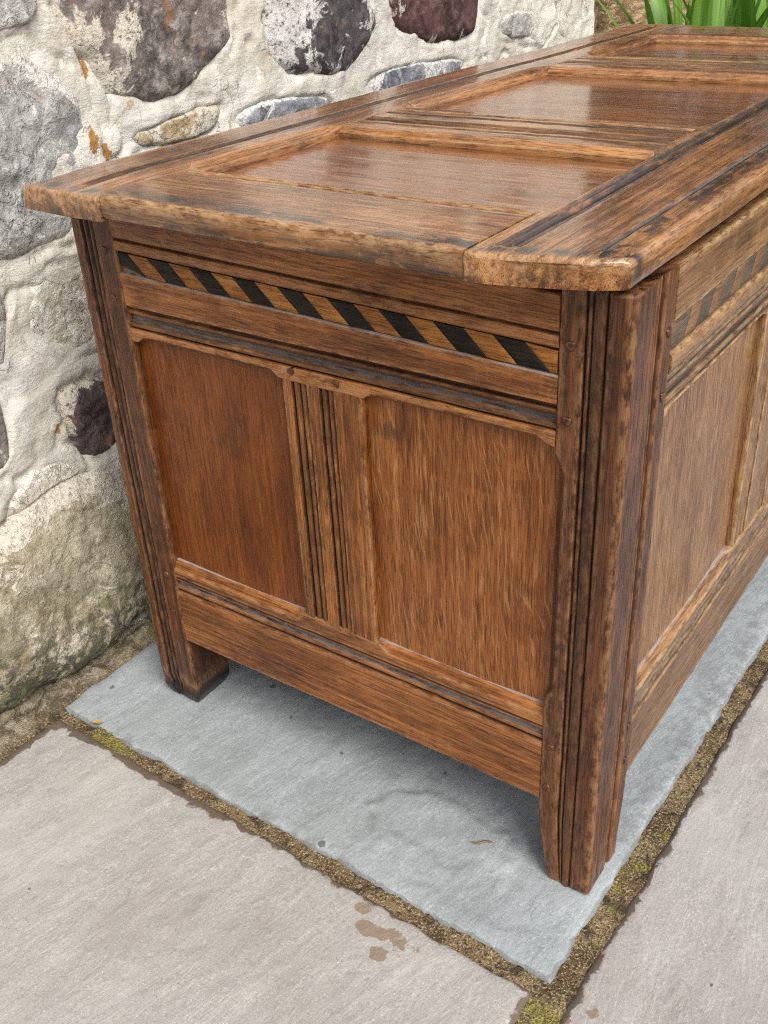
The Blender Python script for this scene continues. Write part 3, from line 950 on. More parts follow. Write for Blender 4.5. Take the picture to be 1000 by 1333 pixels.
def board(name, parent, mat, o, A, Wd, N, L, corners, cornersB=None, env=None, nl=None, endr=(0, 0), warp=None, maskf=None, wob=0.0007, rough=0.00022, label=None, wear=1.0, grime=1.0, gsc=1.0, dark=(), stopg=0.0, sky_sheen=(), damt=0.34):
    if cornersB is not None:
        ptsB, we2, gr2, cn = profile(cornersB)
        pts, we, gr, cn = profile(corners, counts=cn)
    else:
        pts, we, gr, cn = profile(corners)
    if cornersB is not None:
        we = np.maximum(we, we2)
    for d0, d1 in dark:
        inb = (pts[:, 0] > d0 + 1e-5) & (pts[:, 0] < d1 - 1e-5) & (pts[:, 1] > -0.006)
        gr = np.where(inb, np.maximum(gr, damt), gr)
        we = np.where(inb, we * 0.9, we)
    o, A, Wd, N = (np.array(q, float) for q in (o, A, Wd, N))
    nl = nl or max(6, int(L / 0.008))
    ts = list(np.linspace(0, L, nl + 1))
    ins = [0.0] * len(ts)
    for side in (0, 1):
        r = endr[side]
        if r > 0:
            q = [(r - r * math.cos(th), r - r * math.sin(th)) for th in np.linspace(0, math.pi / 2, 6)]
            # (distance from end, inset)
            ts = [t for t in ts if (t > r * 1.05 if side == 0 else t < L - r * 1.05)]
            ex = sorted((d, i_) for d, i_ in q)
            ts = ts + [d if side == 0 else L - d for d, i_ in ex]
    ts = np.array(sorted(set(round(t, 6) for t in ts)))
    ins = np.zeros(len(ts))
    if endr[0] > 0:
        r = endr[0]; q = np.clip((r - ts) / r, 0, 1); ins = np.maximum(ins, r * (1 - np.sqrt(np.clip(1 - q * q, 0, 1))))
    if endr[1] > 0:
        r = endr[1]; q = np.clip((r - (L - ts)) / r, 0, 1); ins = np.maximum(ins, r * (1 - np.sqrt(np.clip(1 - q * q, 0, 1))))
    k = len(pts)
    nmax, nmin = pts[:, 1].max(), pts[:, 1].min()
    tw = sstep(nmin + (nmax - nmin) * 0.3, nmax - 0.004, pts[:, 1])
    V, GR, MK = [], [], []
    off = nrs.uniform(-5, 5, 3)
    for t, inset in zip(ts, ins):
        p = pts.copy()
        wv = we.copy()
        if cornersB is not None:
            e = env(t)
            p = p * (1 - e) + ptsB * e
        gk = gr.copy()
        if stopg > 0:
            ks = float(sstep(stopg * 0.55, stopg, min(t, L - t)))
            for d0, d1 in dark:
                inb = (p[:, 0] > d0 - 0.0006) & (p[:, 0] < d1 + 0.0006) & (p[:, 1] > -0.006) & (p[:, 1] < 0.0005)
                p[inb, 1] *= ks
                gk = np.where(inb, gr * ks, gk)
        p[:, 1] -= inset * tw
        V.append(o + A * t + np.outer(p[:, 0], Wd) + np.outer(p[:, 1], N))
        GR.append(np.stack([np.full(k, t), p[:, 0], p[:, 1]], 1))
        MK.append(np.stack([np.clip(wv * wear * 0.75 + (0.6 * tw if inset > 0 else 0), 0, 1), gk * grime, 0 * we], 1))
    V, GR, MK = np.concatenate(V), np.concatenate(GR), np.concatenate(MK)
    if maskf is not None:
        MK = maskf(V, MK)
    if sky_sheen:
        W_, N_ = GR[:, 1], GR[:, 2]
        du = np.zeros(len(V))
        for a0, a1, n0, n1, am in sky_sheen:
            du = np.where((W_ > a0) & (W_ < a1) & (N_ > n0) & (N_ < n1), np.maximum(du, am), du)  # bands of the profile where reflected sky is painted pale
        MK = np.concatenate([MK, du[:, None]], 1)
    amp = wob * fbm(V * 5 + off, 2) + rough * fbm(V * 40 + off, 3)
    amp2 = wob * fbm(V * 5 + off + 30, 2) + rough * fbm(V * 45 + off + 30, 3)
    # arrises are knocked about more than flats
    ding = np.clip(-fbm(V * 55 + off + 60, 3) - 0.12, 0, 1) * 0.0018 * MK[:, 0] * np.tile(tw, len(ts))
    V = V + np.outer(amp - ding, N) + np.outer(amp2, Wd)
    if warp is not None:
        V = warp(V)
    F = grid_faces(len(ts), k, wrap=True)
    F.append(tuple(range(k - 1, -1, -1)))
    F.append(tuple(range((len(ts) - 1) * k, len(ts) * k)))
    ob = mesh_obj(name, V, F, mat, parent, grain=GR * gsc + off, mask=MK, sharp=50)
    for fi in (-1, -2):
        ob.data.polygons[len(ob.data.polygons) + fi].use_smooth = False
    if label: ob['label'] = label
    return ob


X, Y, Z = np.eye(3)
LZ0, LZ1 = 0.6395, 0.6615      # lid, underside and top
HT = 0.632          # height of the carcase
D = 0.596           # depth
LEN = 1.235         # length


def reeds(w0, w1, depth, n, d):
    """corner points of a sunk band of n little reeds from w0 to w1 (surface at d)."""
    pts = [(w0, d, .0006), (w0 + 0.0012, d - depth, .0005)]
    ww = (w1 - w0 - 0.0024) / n
    for i in range(n):
        a = w0 + 0.0012 + i * ww
        pts += [(a + ww * 0.12, d - depth * 0.55), (a + ww * 0.35, d - depth * 0.12), (a + ww * 0.65, d - depth * 0.12), (a + ww * 0.88, d - depth * 0.55), (a + ww, d - depth, .0004)]
    pts += [(w1, d, .0006)]
    return pts


def env_of(spans, soft=0.012):
    def f(t):
        return float(max([sstep(a, a + soft, t) * sstep(b, b - soft, t) for a, b in spans]))
    return f


# ---- corner posts.  Profile in (x, -y) for the near end: the moulded face looks at -y
def foot_warp_front(V):
    V = V.copy()
    z = V[:, 2]
    k = sstep(0.105, 0.0, z)
    inner = sstep(0.574, 0.540, V[:, 0])
    V[:, 0] += 0.011 * k * inner
    deep = sstep(0.03, 0.08, V[:, 1])
    V[:, 1] -= 0.010 * k * deep
    # knocked corners at the very bottom
    b = sstep(0.02, 0.0, z)
    V[:, 2] += b * 0.007 * np.clip(fbm(V * 40, 2) + 0.25, 0, 1) * sstep(0.0, 0.01, np.abs(V[:, 0] - 0.572))
    V[:, 0] += b * 0.004 * inner
    return V


def foot_warp_back(V):
    V = V.copy()
    z = V[:, 2]
    b = sstep(0.03, 0.0, z)
    V[:, 0] += b * b * 0.009 * (1 - 2 * sstep(0.0, 0.06, V[:, 0])) + 0.003 * b * fbm(V * 45, 2)
    V[:, 1] += b * b * 0.007 * sstep(0.03, 0.0, V[:, 1]) - b * b * 0.006 * sstep(0.04, 0.062, V[:, 1])
    # nibble where the black foot band begins
    n = np.exp(-((z - 0.030) / 0.006) ** 2)
    V[:, 1] += 0.003 * n * sstep(0.02, 0.0, V[:, 1])
    return V


def foot_mask_back(V, MK):
    MK = MK.copy()
    z = V[:, 2] + 0.006 * fbm(V * 45, 2)
    MK[:, 2] = np.maximum(MK[:, 2], sstep(0.032, 0.026, z) + 0.55 * sstep(0.17, 0.05, z) * (V[:, 1] > 0.004))
    MK[:, 0] = np.maximum(MK[:, 0], 0.9 * sstep(0.055, 0.040, z) * sstep(0.030, 0.034, z))
    return MK


def foot_mask_front(V, MK):
    MK = MK.copy()
    z = V[:, 2] + 0.02 * fbm(V * 30, 2)
    MK[:, 0] = np.maximum(MK[:, 0], 0.55 * sstep(0.075, 0.01, z))
    return MK


def front_post(ch):
    return [(ch, 0, .0012), (0.0195, 0, .0006), (0.0210, -0.0032, .0004), (0.0227, -0.0008, .0006), (0.0245, -0.0004), (0.0258, -0.0028, .0004)] + \
    [(0.0270, -0.0010), (0.0295, 0.0), (0.0335, 0.0), (0.0355, -0.0012), (0.0368, -0.0034, .0004), (0.0380, -0.0010), (0.0396, 0.0, .0008)] + \
    [(0.058, 0, .0042),
     (0.058, -0.042, .0006), (0.0548, -0.0440, .0005), (0.0556, -0.0475), (0.0568, -0.0500), (0.0556, -0.0525), (0.0540, -0.0550, .0005), (0.058, -0.0585, .0008),
     (0.058, -0.080, .002), (0.0, -0.080, .002), (0.0, -ch, .0008)]


FP = (front_post(0.0012), front_post(0.0092), env_of(((0.236, 0.490),), 0.014))
post = board('corner_post', CH, M['stile'], (0.538, 0, 0.004), Z, X, -Y, HT - 0.004, FP[0], FP[1], FP[2], warp=foot_warp_front, maskf=foot_mask_front, endr=(0, 0.003), dark=((.0205, .0390),), damt=0.35, label='front corner post with reeded mouldings on both faces')
back_post = [(0, 0, .003), (0.014, 0, .0006), (0.0155, -0.0042, .0004), (0.018, -0.0010), (0.021, -0.0006), (0.0235, -0.0042, .0004), (0.026, -0.0010), (0.029, -0.0006), (0.031, -0.0042, .0004), (0.033, 0, .0006), (0.060, 0, .0012), (0.060, -0.062, .002), (0, -0.062, .002)]
post_b = board('corner_post', CH, M['stile'], (0.0, 0, 0.004), Z, X, -Y, LZ0 - 0.0035, back_post, warp=foot_warp_back, maskf=foot_mask_back, dark=((.014, .033),), damt=0.60, label='rear corner post with a black worn foot')


def far(V):
    V = V.copy()
    V[:, 1] = LEN - V[:, 1]
    return V


post_c = board('corner_post', CH, M['stile'], (0.538, 0, 0.004), Z, X, -Y, HT - 0.004, FP[0], FP[1], FP[2], warp=lambda V: far(foot_warp_front(V)))
post_d = board('corner_post', CH, M['stile'], (0.0, 0, 0.004), Z, X, -Y, LZ0 - 0.0035, back_post, warp=lambda V: far(foot_warp_back(V)))


def peg(parent, c, n, r=0.0042, proud=0.0011):
    c, n = np.array(c, float), np.array(n, float)
    a = np.cross(n, Z); a /= np.linalg.norm(a)
    b = np.cross(n, a)
    V, ns = [], 14
    for rr, h in ((1.0, -0.004), (1.0, proud * 0.5), (0.8, proud), (0.35, proud * 0.75)):
        for i in range(ns):
            t = i / ns * 2 * math.pi
            q = rr * r * (1 + 0.10 * math.sin(3 * t + c[2] * 90) + 0.06 * math.sin(2 * t + c[0] * 50))
            V.append(c + a * q * math.cos(t) + b * q * math.sin(t) + n * h)
    V.append(c + n * proud * 0.7)
    F = grid_faces(4, ns, wrap=True) + [(3 * ns + i, 3 * ns + (i + 1) % ns, 4 * ns) for i in range(ns)]
    V = np.array(V)
    mk = np.zeros((len(V), 3)); mk[:ns * 2, 1] = 0.8; mk[ns * 2:ns * 3, 0] = 0.4
    return mesh_obj('peg', V, F, M['stile'], parent, grain=V[:, [1, 0, 2]] + nrs.uniform(-5, 5, 3), mask=mk, sharp=None)


for x_, z_ in ((0.0435, 0.592), (0.0445, 0.543), (0.0452, 0.205), (0.0450, 0.150)):
    peg(post_b, (x_, 0, z_), (0, -1, 0))
for x_, z_ in ((0.5478, 0.587), (0.5477, 0.525), (0.5473, 0.1847), (0.5461, 0.1317)):
    peg(post, (x_, 0, z_), (0, -1, 0))
for y_, z_ in ((0.0705, 0.582), (0.0705, 0.528), (0.0705, 0.180), (0.0705, 0.135)):
    peg(post, (D, y_, z_), (1, 0, 0))


# ---- near end: rails, muntin, panels, inlay
def band_tilt(V):
    V = V.copy()
    k = sstep(0.535, 0.56, V[:, 2])
    V[:, 2] += k * (0.0028 - 0.0105 * (V[:, 0] - 0.06) / 0.478 + 0.001)
    V[:, 2] = np.minimum(V[:, 2], 0.637)
    return V


B0 = 0.4985


def top_rail_prof(ch):
    p = [(0.0 + ch, 0, .0008 if ch < 0.001 else .0010)]
    if True:
        p = [(ch, 0.0, .0010)]
    p += [(0.0140, 0, .0006), (0.0152, -0.0040, .0005), (0.0172, -0.0012), (0.0205, -0.0012), (0.0225, -0.0062, .0005), (0.0265, -0.0056), (0.0300, -0.0020), (0.0325, -0.0014), (0.0340, -0.0048, .0005), (0.0368, -0.0030), (0.0385, 0.0, .0008),
          (0.0680, 0.0, .0010), (0.0692, -0.0042, .0004), (0.0902, -0.0042, .0004), (0.0912, 0.0002, .0006), (0.0930, 0.0016), (0.0975, 0.0024, .002), (0.1010, 0.0006, .0008), (0.1022, -0.0018, .0005), (0.1042, 0.0004, .001), (0.1085, 0.0018, .002),
          (HT - B0, 0.0018, .002), (HT - B0, -0.022, .001), (0.0, -0.022, .0005), (0.0, -0.0105 if ch > 0.001 else -0.0105, .0005)]
    return p


trail = board('top_rail', CH, M['end'], (0.060, 0.0006, B0), X, Z, -Y, 0.478, top_rail_prof(0.0008), top_rail_prof(0.0085), env_of(((0.008, 0.196), (0.290, 0.474))), warp=band_tilt, dark=((.0145, .0385), (.1008, .1042)), damt=0.60, sky_sheen=((.0672, .0698, -.0045, .0006, .75), (.0215, .0270, -.01, -.004, .30)), label='end top rail with moulded edge and chequered band')
for x_, z_ in ((0.2709, 0.5095), (0.3228, 0.5082)):
    peg(trail, (x_, 0.0006, z_), (0, -1, 0), 0.0038)


def inlay(parent, P, n, mat, grain_axis, warp=None):
    """P: four corners on the face; a thin tablet let into the rail, slightly bevelled."""
    P = np.array(P, float)
    n = np.array(n, float)
    c = P.mean(0)
    nsub = 5
    def quad(s, h):
        out = []
        for i in range(4):
            a, b = P[i], P[(i + 1) % 4]
            for j in range(nsub):
                q = a + (b - a) * j / nsub
                out.append(c + (q - c) * s + n * h)
        return out
    k = 4 * nsub
    V = np.array(quad(1.0, -0.0040) + quad(1.0, -0.0006) + quad(0.955, 0.0) + quad(0.5, 0.0001) + [c])
    V = V + np.outer(0.00025 * fbm(V * 60, 2), n)
    if warp is not None:
        V = warp(V)
    F = grid_faces(4, k, wrap=True) + [(3 * k + i, 3 * k + (i + 1) % k, 4 * k) for i in range(k)]
    g = V @ np.array(grain_axis).T
    mk = np.zeros((len(V), 3)); mk[:2 * k, 1] = 0.75
    return mesh_obj('inlay', V, F, mat, parent, grain=g + nrs.uniform(-4, 4, 3), mask=mk, sharp=None)


def inlay_band_end():
    zb_, zt_ = B0 + 0.0696, B0 + 0.0898
    sh = 0.0225
    yf = 0.0006 + 0.0009
    ax = [(0, 0, 1), (1, 0, 0), (0, 1, 0)]
    ax = [(1, 0, 0), (0, 0, 1), (0, 1, 0)]
    xl, xr = 0.0612, 0.5372
    starts = [0.1022 + i * 0.0541 + 0.0008 * math.sin(i * 2.1) for i in range(-1, 9)]
    wdk = 0.0268
    edges = []
    for s in starts:
        edges.append((s, s + wdk, 'inlay_dark'))
        edges.append((s + wdk, s + 0.0541, 'inlay_light'))
    edges[-1] = (edges[-1][0], edges[-1][0] + 0.03, 'inlay_light')
    for a, b, mt in edges:
        a += 0.0002; b -= 0.0002
        q = [(a, zt_), (b, zt_), (b + sh, zb_), (a + sh, zb_)]
        poly = clip(q, xl, xr)
        if poly is None or len(poly) < 3:
            continue
        poly = to4(poly)
        inlay(trail, [(p[0], yf, p[1]) for p in poly], (0, -1, 0), M[mt], ax, band_tilt)


def clip(q, lo, hi):
    def half(poly, f):
        out = []
        for i in range(len(poly)):
            a, b = poly[i], poly[(i + 1) % len(poly)]
            fa, fb = f(a), f(b)
            if fa >= 0: out.append(a)
            if (fa >= 0) != (fb >= 0):
                t = fa / (fa - fb)
                out.append((a[0] + (b[0] - a[0]) * t, a[1] + (b[1] - a[1]) * t))
        return out
    p = half(q, lambda a: a[0] - lo)
    if len(p) < 3: return None
    p = half(p, lambda a: hi - a[0])
    if len(p) < 3: return None
    ar = 0.5 * abs(sum(p[i][0] * p[(i + 1) % len(p)][1] - p[(i + 1) % len(p)][0] * p[i][1] for i in range(len(p))))
    return p if ar > 2e-5 else None


def to4(p):
    p = list(p)
    while len(p) < 4:
        p.append(((p[-1][0] + p[0][0]) / 2, (p[-1][1] + p[0][1]) / 2))
    while len(p) > 4:
        L = [math.dist(p[i], p[(i + 1) % len(p)]) for i in range(len(p))]
        i = L.index(min(L)); p.pop(i)
    return p


inlay_band_end()


def bottom_rail_prof(top, ch):
    return [(0.0, 0, .002), (0.0735, 0, .0008), (0.0755, -0.0040, .0005), (0.0782, -0.0010), (0.0812, -0.0012), (0.0835, -0.0058, .0005), (0.0865, -0.0046), (0.0900, -0.0012), (0.0925, -0.0040, .0005), (0.0950, 0.0, .0008),
            (top - ch, 0.0, .0012), (top - 0.001 if ch > 0.001 else top, -0.0070 if ch > 0.001 else -0.0010, .0006), (top, -0.0115, .0005), (top, -0.022, .0005), (0.0, -0.022, .001)]


brail = board('bottom_rail', CH, M['end'], (0.060, 0.0006, 0.112), X, Z, -Y, 0.478, bottom_rail_prof(0.1165, 0.0008), bottom_rail_prof(0.1165, 0.0120), env_of(((-0.02, 0.194), (0.293, 0.50)), 0.010), dark=((.0735, .0950),), sky_sheen=((.1150, .1200, -.0125, -.0060, .9), (.0815, .0880, -.01, -.0025, .6)), label='end bottom rail with chamfered top edge')
mprof = [(0, 0, .0012), (0.0100, 0, .0006)] + reeds(0.0104, 0.0290, 0.0054, 2, 0.0)[0:] + [(0.0425, 0, .0006)] + reeds(0.0430, 0.0600, 0.0054, 2, 0.0) + [(0.0640, 0, .0008), (0.0905, 0, .0012), (0.0905, -0.020, .0006), (0, -0.020, .0006)]
munt = board('muntin', CH, M['end'], (0.2590, 0.0010, 0.2270), Z, X, -Y, 0.2735, mprof, dark=((.0104, .0290), (.0430, .0600)), damt=0.62, label='reeded upright between the two end panels')


def panel(name, mat, o, A, Wd, N, L, wid, depth, th=0.008, bow=0.0015, seed=0, label=None, maskf=None):
    nl, nw = 40, 30
    T, Wg = np.meshgrid(np.linspace(0, L, nl), np.linspace(0, wid, nw), indexing='ij')
    t, w_ = T.ravel(), Wg.ravel()
    o, A, Wd, N = (np.array(q, float) for q in (o, A, Wd, N))
    P = o + np.outer(t, A) + np.outer(w_, Wd)
    n = -depth + bow * np.sin(w_ / wid * math.pi) + 0.0009 * fbm(P * np.array(1.0) * 9 + seed, 3) + 0.00035 * fbm(np.stack([t * 8, w_ * 70, 0 * t + seed], 1), 2)
    V1 = P + np.outer(n, N)
    V2 = P + np.outer(np.full(len(n), -depth - th), N)
    V = np.concatenate([V1, V2])
    F = grid_faces(nl, nw)
    N1 = nl * nw
    F += [tuple(N1 + i for i in f[::-1]) for f in grid_faces(nl, nw)]
    border = [i * nw for i in range(nl)] + [(nl - 1) * nw + j for j in range(1, nw)] + [i * nw + nw - 1 for i in range(nl - 2, -1, -1)] + [j for j in range(nw - 2, 0, -1)]
    for i in range(len(border)):
        a, b = border[i], border[(i + 1) % len(border)]
        F.append((a, b, N1 + b, N1 + a))
    gr = np.stack([np.tile(t, 2), np.tile(w_, 2), np.concatenate([n, n * 0])], 1) + nrs.uniform(-5, 5, 3)
    mk = np.zeros((len(V), 3))
    if maskf is not None: mk = maskf(V, mk)
    ob = mesh_obj(name, V, F, mat, CH if not isinstance(name, tuple) else None, grain=gr, mask=mk, sharp=40)
    if label: ob['label'] = label
    return ob


def knot_mask(c, rx, rz, amt):
    def f(V, mk):
        d = np.hypot((V[:, 0] - c[0]) / rx, (V[:, 2] - c[1]) / rz) + 0.5 * fbm(V * 40, 3)
        mk[:, 2] = np.maximum(mk[:, 2], amt * sstep(1.0, 0.3, d))
        # no sheen painted along the bottom edge
        return mk
    return f


panel('end_panel', M['panel_dark'], (0.052, 0, 0.218), Z, X, -Y, 0.292, 0.214, 0.0105, bow=0.002, seed=3, label='dark reddish end panel next to the rear post', maskf=knot_mask((0.155, 0.402), 0.022, 0.006, 0.6))
panel('end_panel', M['panel_flake'], (0.342, 0, 0.218), Z, X, -Y, 0.292, 0.204, 0.0105, bow=0.002, seed=8, label='lighter flecked end panel next to the front post', maskf=knot_mask((0.372, 0.468), 0.030, 0.010, 0.55))

# chamfered inner edge of the front post towards the flecked panel, as a fillet of the post
# ---- front
FB = 0.5030


def front_top_prof(ch):
    return [(ch, 0, .001), (0.0080, 0, .0006), (0.0095, -0.0024, .0005), (0.0130, -0.0006), (0.0160, -0.0012), (0.0175, -0.0040, .0005), (0.0220, -0.0034), (0.0260, -0.0010), (0.0285, -0.0006), (0.0305, -0.0034, .0005), (0.0335, -0.0006, .0006), (0.0370, -0.0004, .0006), (0.0385, -0.0028, .0005), (0.0400, 0.0004, .0008), (0.0440, 0.0022, .0016), (0.0520, 0.0030, .0025), (0.0570, 0.0010, .0010), (0.0592, -0.0042, .0004),
            (0.0838, -0.0042, .0004), (0.0846, 0.0012, .0008), (0.1285, 0.0012, .0018), (0.1285, -0.024, .001), (0, -0.024, .001), (0, -0.0105, .0006)]


PAN = [(0.080, 0.358), (0.478, 0.756), (0.876, 1.155)]
ftrail = board('top_rail', CH, M['front'], (D - 0.0006, 0.080, FB), Y, Z, X, 1.075, front_top_prof(0.0008), front_top_prof(0.0070), env_of(tuple((a - 0.075, b - 0.087) for a, b in PAN)), dark=((.0085, .0395),), label='front top rail with chequered band under the lid')
fbrail = board('bottom_rail', CH, M['front'], (D - 0.0006, 0.080, 0.1085), Y, Z, X, 1.075, bottom_rail_prof(0.1165, 0.0008), bottom_rail_prof(0.1165, 0.0120), env_of(tuple((a - 0.085, b - 0.085) for a, b in PAN), 0.010), dark=((.0735, .0950),), sky_sheen=((.1150, .1200, -.0125, -.0060, .9), (.0815, .0880, -.01, -.0025, .6)), label='front bottom rail with chamfered top edge')
fm = [(0, 0, .0012), (0.012, 0, .0006)] + reeds(0.0125, 0.040, 0.0054, 2, 0.0) + [(0.060, 0, .0006)] + reeds(0.0800, 0.1075, 0.0054, 2, 0.0) + [(0.120, 0, .0012), (0.120, -0.020, .0006), (0, -0.020, .0006)]
for ya in (0.358, 0.756):
    board('muntin', CH, M['front'], (D - 0.0010, ya, 0.2230), Z, Y, X, 0.2820, fm, dark=((.0125, .040), (.080, .1075)))
for i, (a, b) in enumerate(PAN):
    panel('front_panel', M['front_panel'], (D, a - 0.010, 0.212), Z, Y, X, 0.300, b - a + 0.020, 0.0105, bow=0.002, seed=20 + i)


def inlay_band_front():
    zb_, zt_ = FB + 0.0598, FB + 0.0833
    sh = -0.0150
    xf = D - 0.0006 - 0.0008
    ax = [(0, 1, 0), (0, 0, 1), (1, 0, 0)]
    i = -1
    while True:
        s = 0.0975 + i * 0.0548
        if s > 1.16: break
        for a, b, mt in ((s, s + 0.0285, 'inlay_dark_sheen'), (s + 0.0285, s + 0.0548, 'inlay_light_sheen')):
            q = clip([(a + .0002, zt_), (b - .0002, zt_), (b - .0002 + sh, zb_), (a + .0002 + sh, zb_)], 0.0812, 1.1540)
            if q is None: continue
            inlay(ftrail, [(xf, p[0], p[1]) for p in to4(q)], (1, 0, 0), M[mt], ax)
        i += 1


inlay_band_front()

# ---- back, far end and floor of the chest
box4 = lambda w_, t_: [(0, 0, .001), (w_, 0, .001), (w_, -t_, .001), (0, -t_, .001)]
for z_, h_ in ((0.112, 0.11), (0.50, 0.132)):
    board('back_rail', CH, M['under'], (0.002, 0.062, z_), Y, Z, -X, 1.111, box4(h_, 0.022), warp=lambda V: V * [1, 1, 1] + [0.022 * 0, 0, 0], nl=24)
    board('end_rail', CH, M['under'], (0.060, LEN - 0.001, z_), X, Z, Y, 0.478, box4(h_, 0.022), nl=24)
panel('back_panel', M['under'], (0.004, 0.05, 0.20), Y, Z, -X, 1.13, 0.32, 0.006, seed=33)
panel('end_panel', M['under'], (0.05, LEN, 0.20), Z, X, Y, 0.32, 0.50, 0.012, seed=35)
panel('bottom_board', M['under'], (0.022, 0.024, 0.136), Y, X, -Z, 1.185, 0.552, 0.006, seed=37)

# ---- lid
TH = LZ1 - LZ0
LID = empty('lid', (0, 0, 0), CH)
LID.location = (0.0, 0.0, LZ0)
LID['label'] = 'framed lid of three sunk panels with worn edges'


def lid_warp(V):
    V = V.copy()
    y = V[:, 1]
    s = sstep(0.52, 0.10, V[:, 0])
    V[:, 0] += s * 0.042 * np.clip(y, -0.1, 1.4)
    # slight sag
    V[:, 2] += 0.0015 * fbm(np.stack([V[:, 0] * 2, y * 2, 0 * y], 1) + 4, 2)
    return V


def lid_end_warp(V):
    V = lid_warp(V)
    # the end of the front rail is worn back towards its corner
    k = sstep(0.06, -0.045, V[:, 1])
    V[:, 1] += k * (0.028 * np.clip((V[:, 0] - 0.495) / 0.10, 0, 1) ** 1.3 + 0.004 * sstep(0.574, 0.594, V[:, 0])) + k * 0.003 * sstep(0.05, -0.0, V[:, 0])
    V[:, 2] -= k * 0.0022 * sstep(0.12, 0.10, V[:, 0])
    V[:, 1] += k * 0.0015 * fbm(V * 30, 2)
    return V


def lid_mask(V, MK):
    MK = MK.copy()
    y, x = V[:, 1], V[:, 0]
    near = np.exp(-((y + 0.030) / 0.010) ** 2)
    frontb = np.exp(-((x - 0.577) / 0.009) ** 2) + 0.5 * np.exp(-((x - 0.545) / 0.02) ** 2) * sstep(0.05, 0.25, fbm(V * 6, 2))
    MK[:, 2] = np.maximum(MK[:, 2], np.clip(1.0 * near + frontb * 0.9 + 0.25 * sstep(0.05, 0.4, fbm(V * 7 + 3, 2)), 0, 1))
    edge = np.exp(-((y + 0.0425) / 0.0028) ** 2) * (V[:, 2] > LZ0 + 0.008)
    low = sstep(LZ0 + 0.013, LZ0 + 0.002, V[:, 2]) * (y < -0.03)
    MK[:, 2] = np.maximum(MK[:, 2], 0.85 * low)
    MK[:, 0] = np.maximum(MK[:, 0], 0.85 * edge)
    edge2 = np.exp(-((x - 0.5905) / 0.0030) ** 2)
    MK[:, 0] = np.maximum(MK[:, 0], 0.6 * edge2)
    outer = np.maximum((y < -0.036).astype(float), (x > 0.584).astype(float))
    MK[:, 0] *= 1 - outer * (1 - sstep(LZ0 + 0.009, LZ0 + 0.017, V[:, 2])) * 0.85
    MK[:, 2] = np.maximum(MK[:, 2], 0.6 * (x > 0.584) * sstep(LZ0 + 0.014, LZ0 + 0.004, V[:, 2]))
    return MK


PANY = [(0.072, 0.295), (0.435, 0.765), (0.900, 1.130)]
LE = env_of(tuple((a + 0.045 - 0.006, b + 0.045 + 0.006) for a, b in PANY), 0.022)


def lid_back_prof(ch):
    return [(0, 0, .006), (0.0520, 0, .0006), (0.0540, -0.0038, .0005), (0.0565, -0.0006), (0.0590, -0.0038, .0005), (0.0620, -0.0008), (0.0650, -0.0038, .0005), (0.0670, 0, .0008), (0.1090 - ch, 0, .0012), (0.1090, -0.0060 if ch > .002 else -0.0005, .0006), (0.1090, -TH, .001), (0, -TH, .003)]


board('long_rail', LID, M['lid'], (-0.004, -0.0455, LZ1), Y, X, Z, 1.315, lid_back_prof(0.0010), lid_back_prof(0.0150), LE, endr=(0.0038, 0.0038), warp=lid_end_warp, maskf=lid_mask, nl=220, dark=((.052, .067),), damt=0.7, wear=0.45, stopg=0.040, label='rear long rail of the lid with a grooved line')


def lid_front_prof(ch):
    # w runs from the inner edge (x=0.483) to the front nosing (x=0.598)
    return [(ch, 0, .0010), (0.0120, 0, .0006), (0.0140, -0.0038, .0005), (0.0170, -0.0008), (0.0200, -0.0044, .0006), (0.0255, -0.0044, .0006), (0.0280, -0.0006), (0.0300, -0.0036, .0005), (0.0320, 0, .0008), (0.0830, 0, .0006), (0.0850, -0.0042, .0005), (0.0875, -0.0004, .0010), (0.1125, -0.0008, .0065), (0.1125, -TH, .0030), (0, -TH, .001), (0, -0.0075 if ch > 0.002 else -0.0005, .0006)]


board('long_rail', LID, M['lid'], (0.483, -0.0450, LZ1), Y, X, Z, 1.312, lid_front_prof(0.0010), lid_front_prof(0.0080), LE, endr=(0.0038, 0.0038), warp=lid_end_warp, maskf=lid_mask, nl=220, dark=((.0120, .0320), (.083, .0875)), stopg=0.036, damt=0.7, wear=0.55, label='front long rail of the lid with two grooved lines and a rounded nosing')
er = [(0, 0, .0038), (0.0980, 0, .0006), (0.0995, -0.0044, .0004), (0.1020, 0.0006), (0.1050, 0.0002), (0.1065, -0.0048, .0004), (0.1085, 0.0004), (0.1140, -0.0030, .001), (0.1150, -TH, .001), (0, -TH, .004)]
board('cross_rail', LID, M['lid'], (0.1060, -0.0440, LZ1 + 0.0004), X, Y, Z, 0.3762, er, warp=lambda V: lid_warp(V), maskf=lid_mask, dark=((.0983, .1012), (.1055, .1080)), damt=0.8, label='near cross rail of the lid with a worn pale edge')


def cross_prof(w_):
    return [(0, -0.0070, .0005), (0.0080, -0.0010, .0010), (0.0260, 0, .0008), (0.0300, -0.0048, .0005), (0.0350, -0.0004), (0.0420, -0.0004), (0.0460, -0.0050, .0005), (0.0520, 0.0004), (0.0590, -0.0040, .0005), (0.0640, 0, .0008),
            (w_ - 0.056, 0, .0006), (w_ - 0.052, -0.0050, .0005), (w_ - 0.046, 0.0), (w_ - 0.038, 0.0), (w_ - 0.033, -0.0050, .0005), (w_ - 0.028, 0), (w_ - 0.010, -0.0008, .0012), (w_, -0.0070, .0005), (w_, -0.018, .0005), (0, -0.018, .0005)]


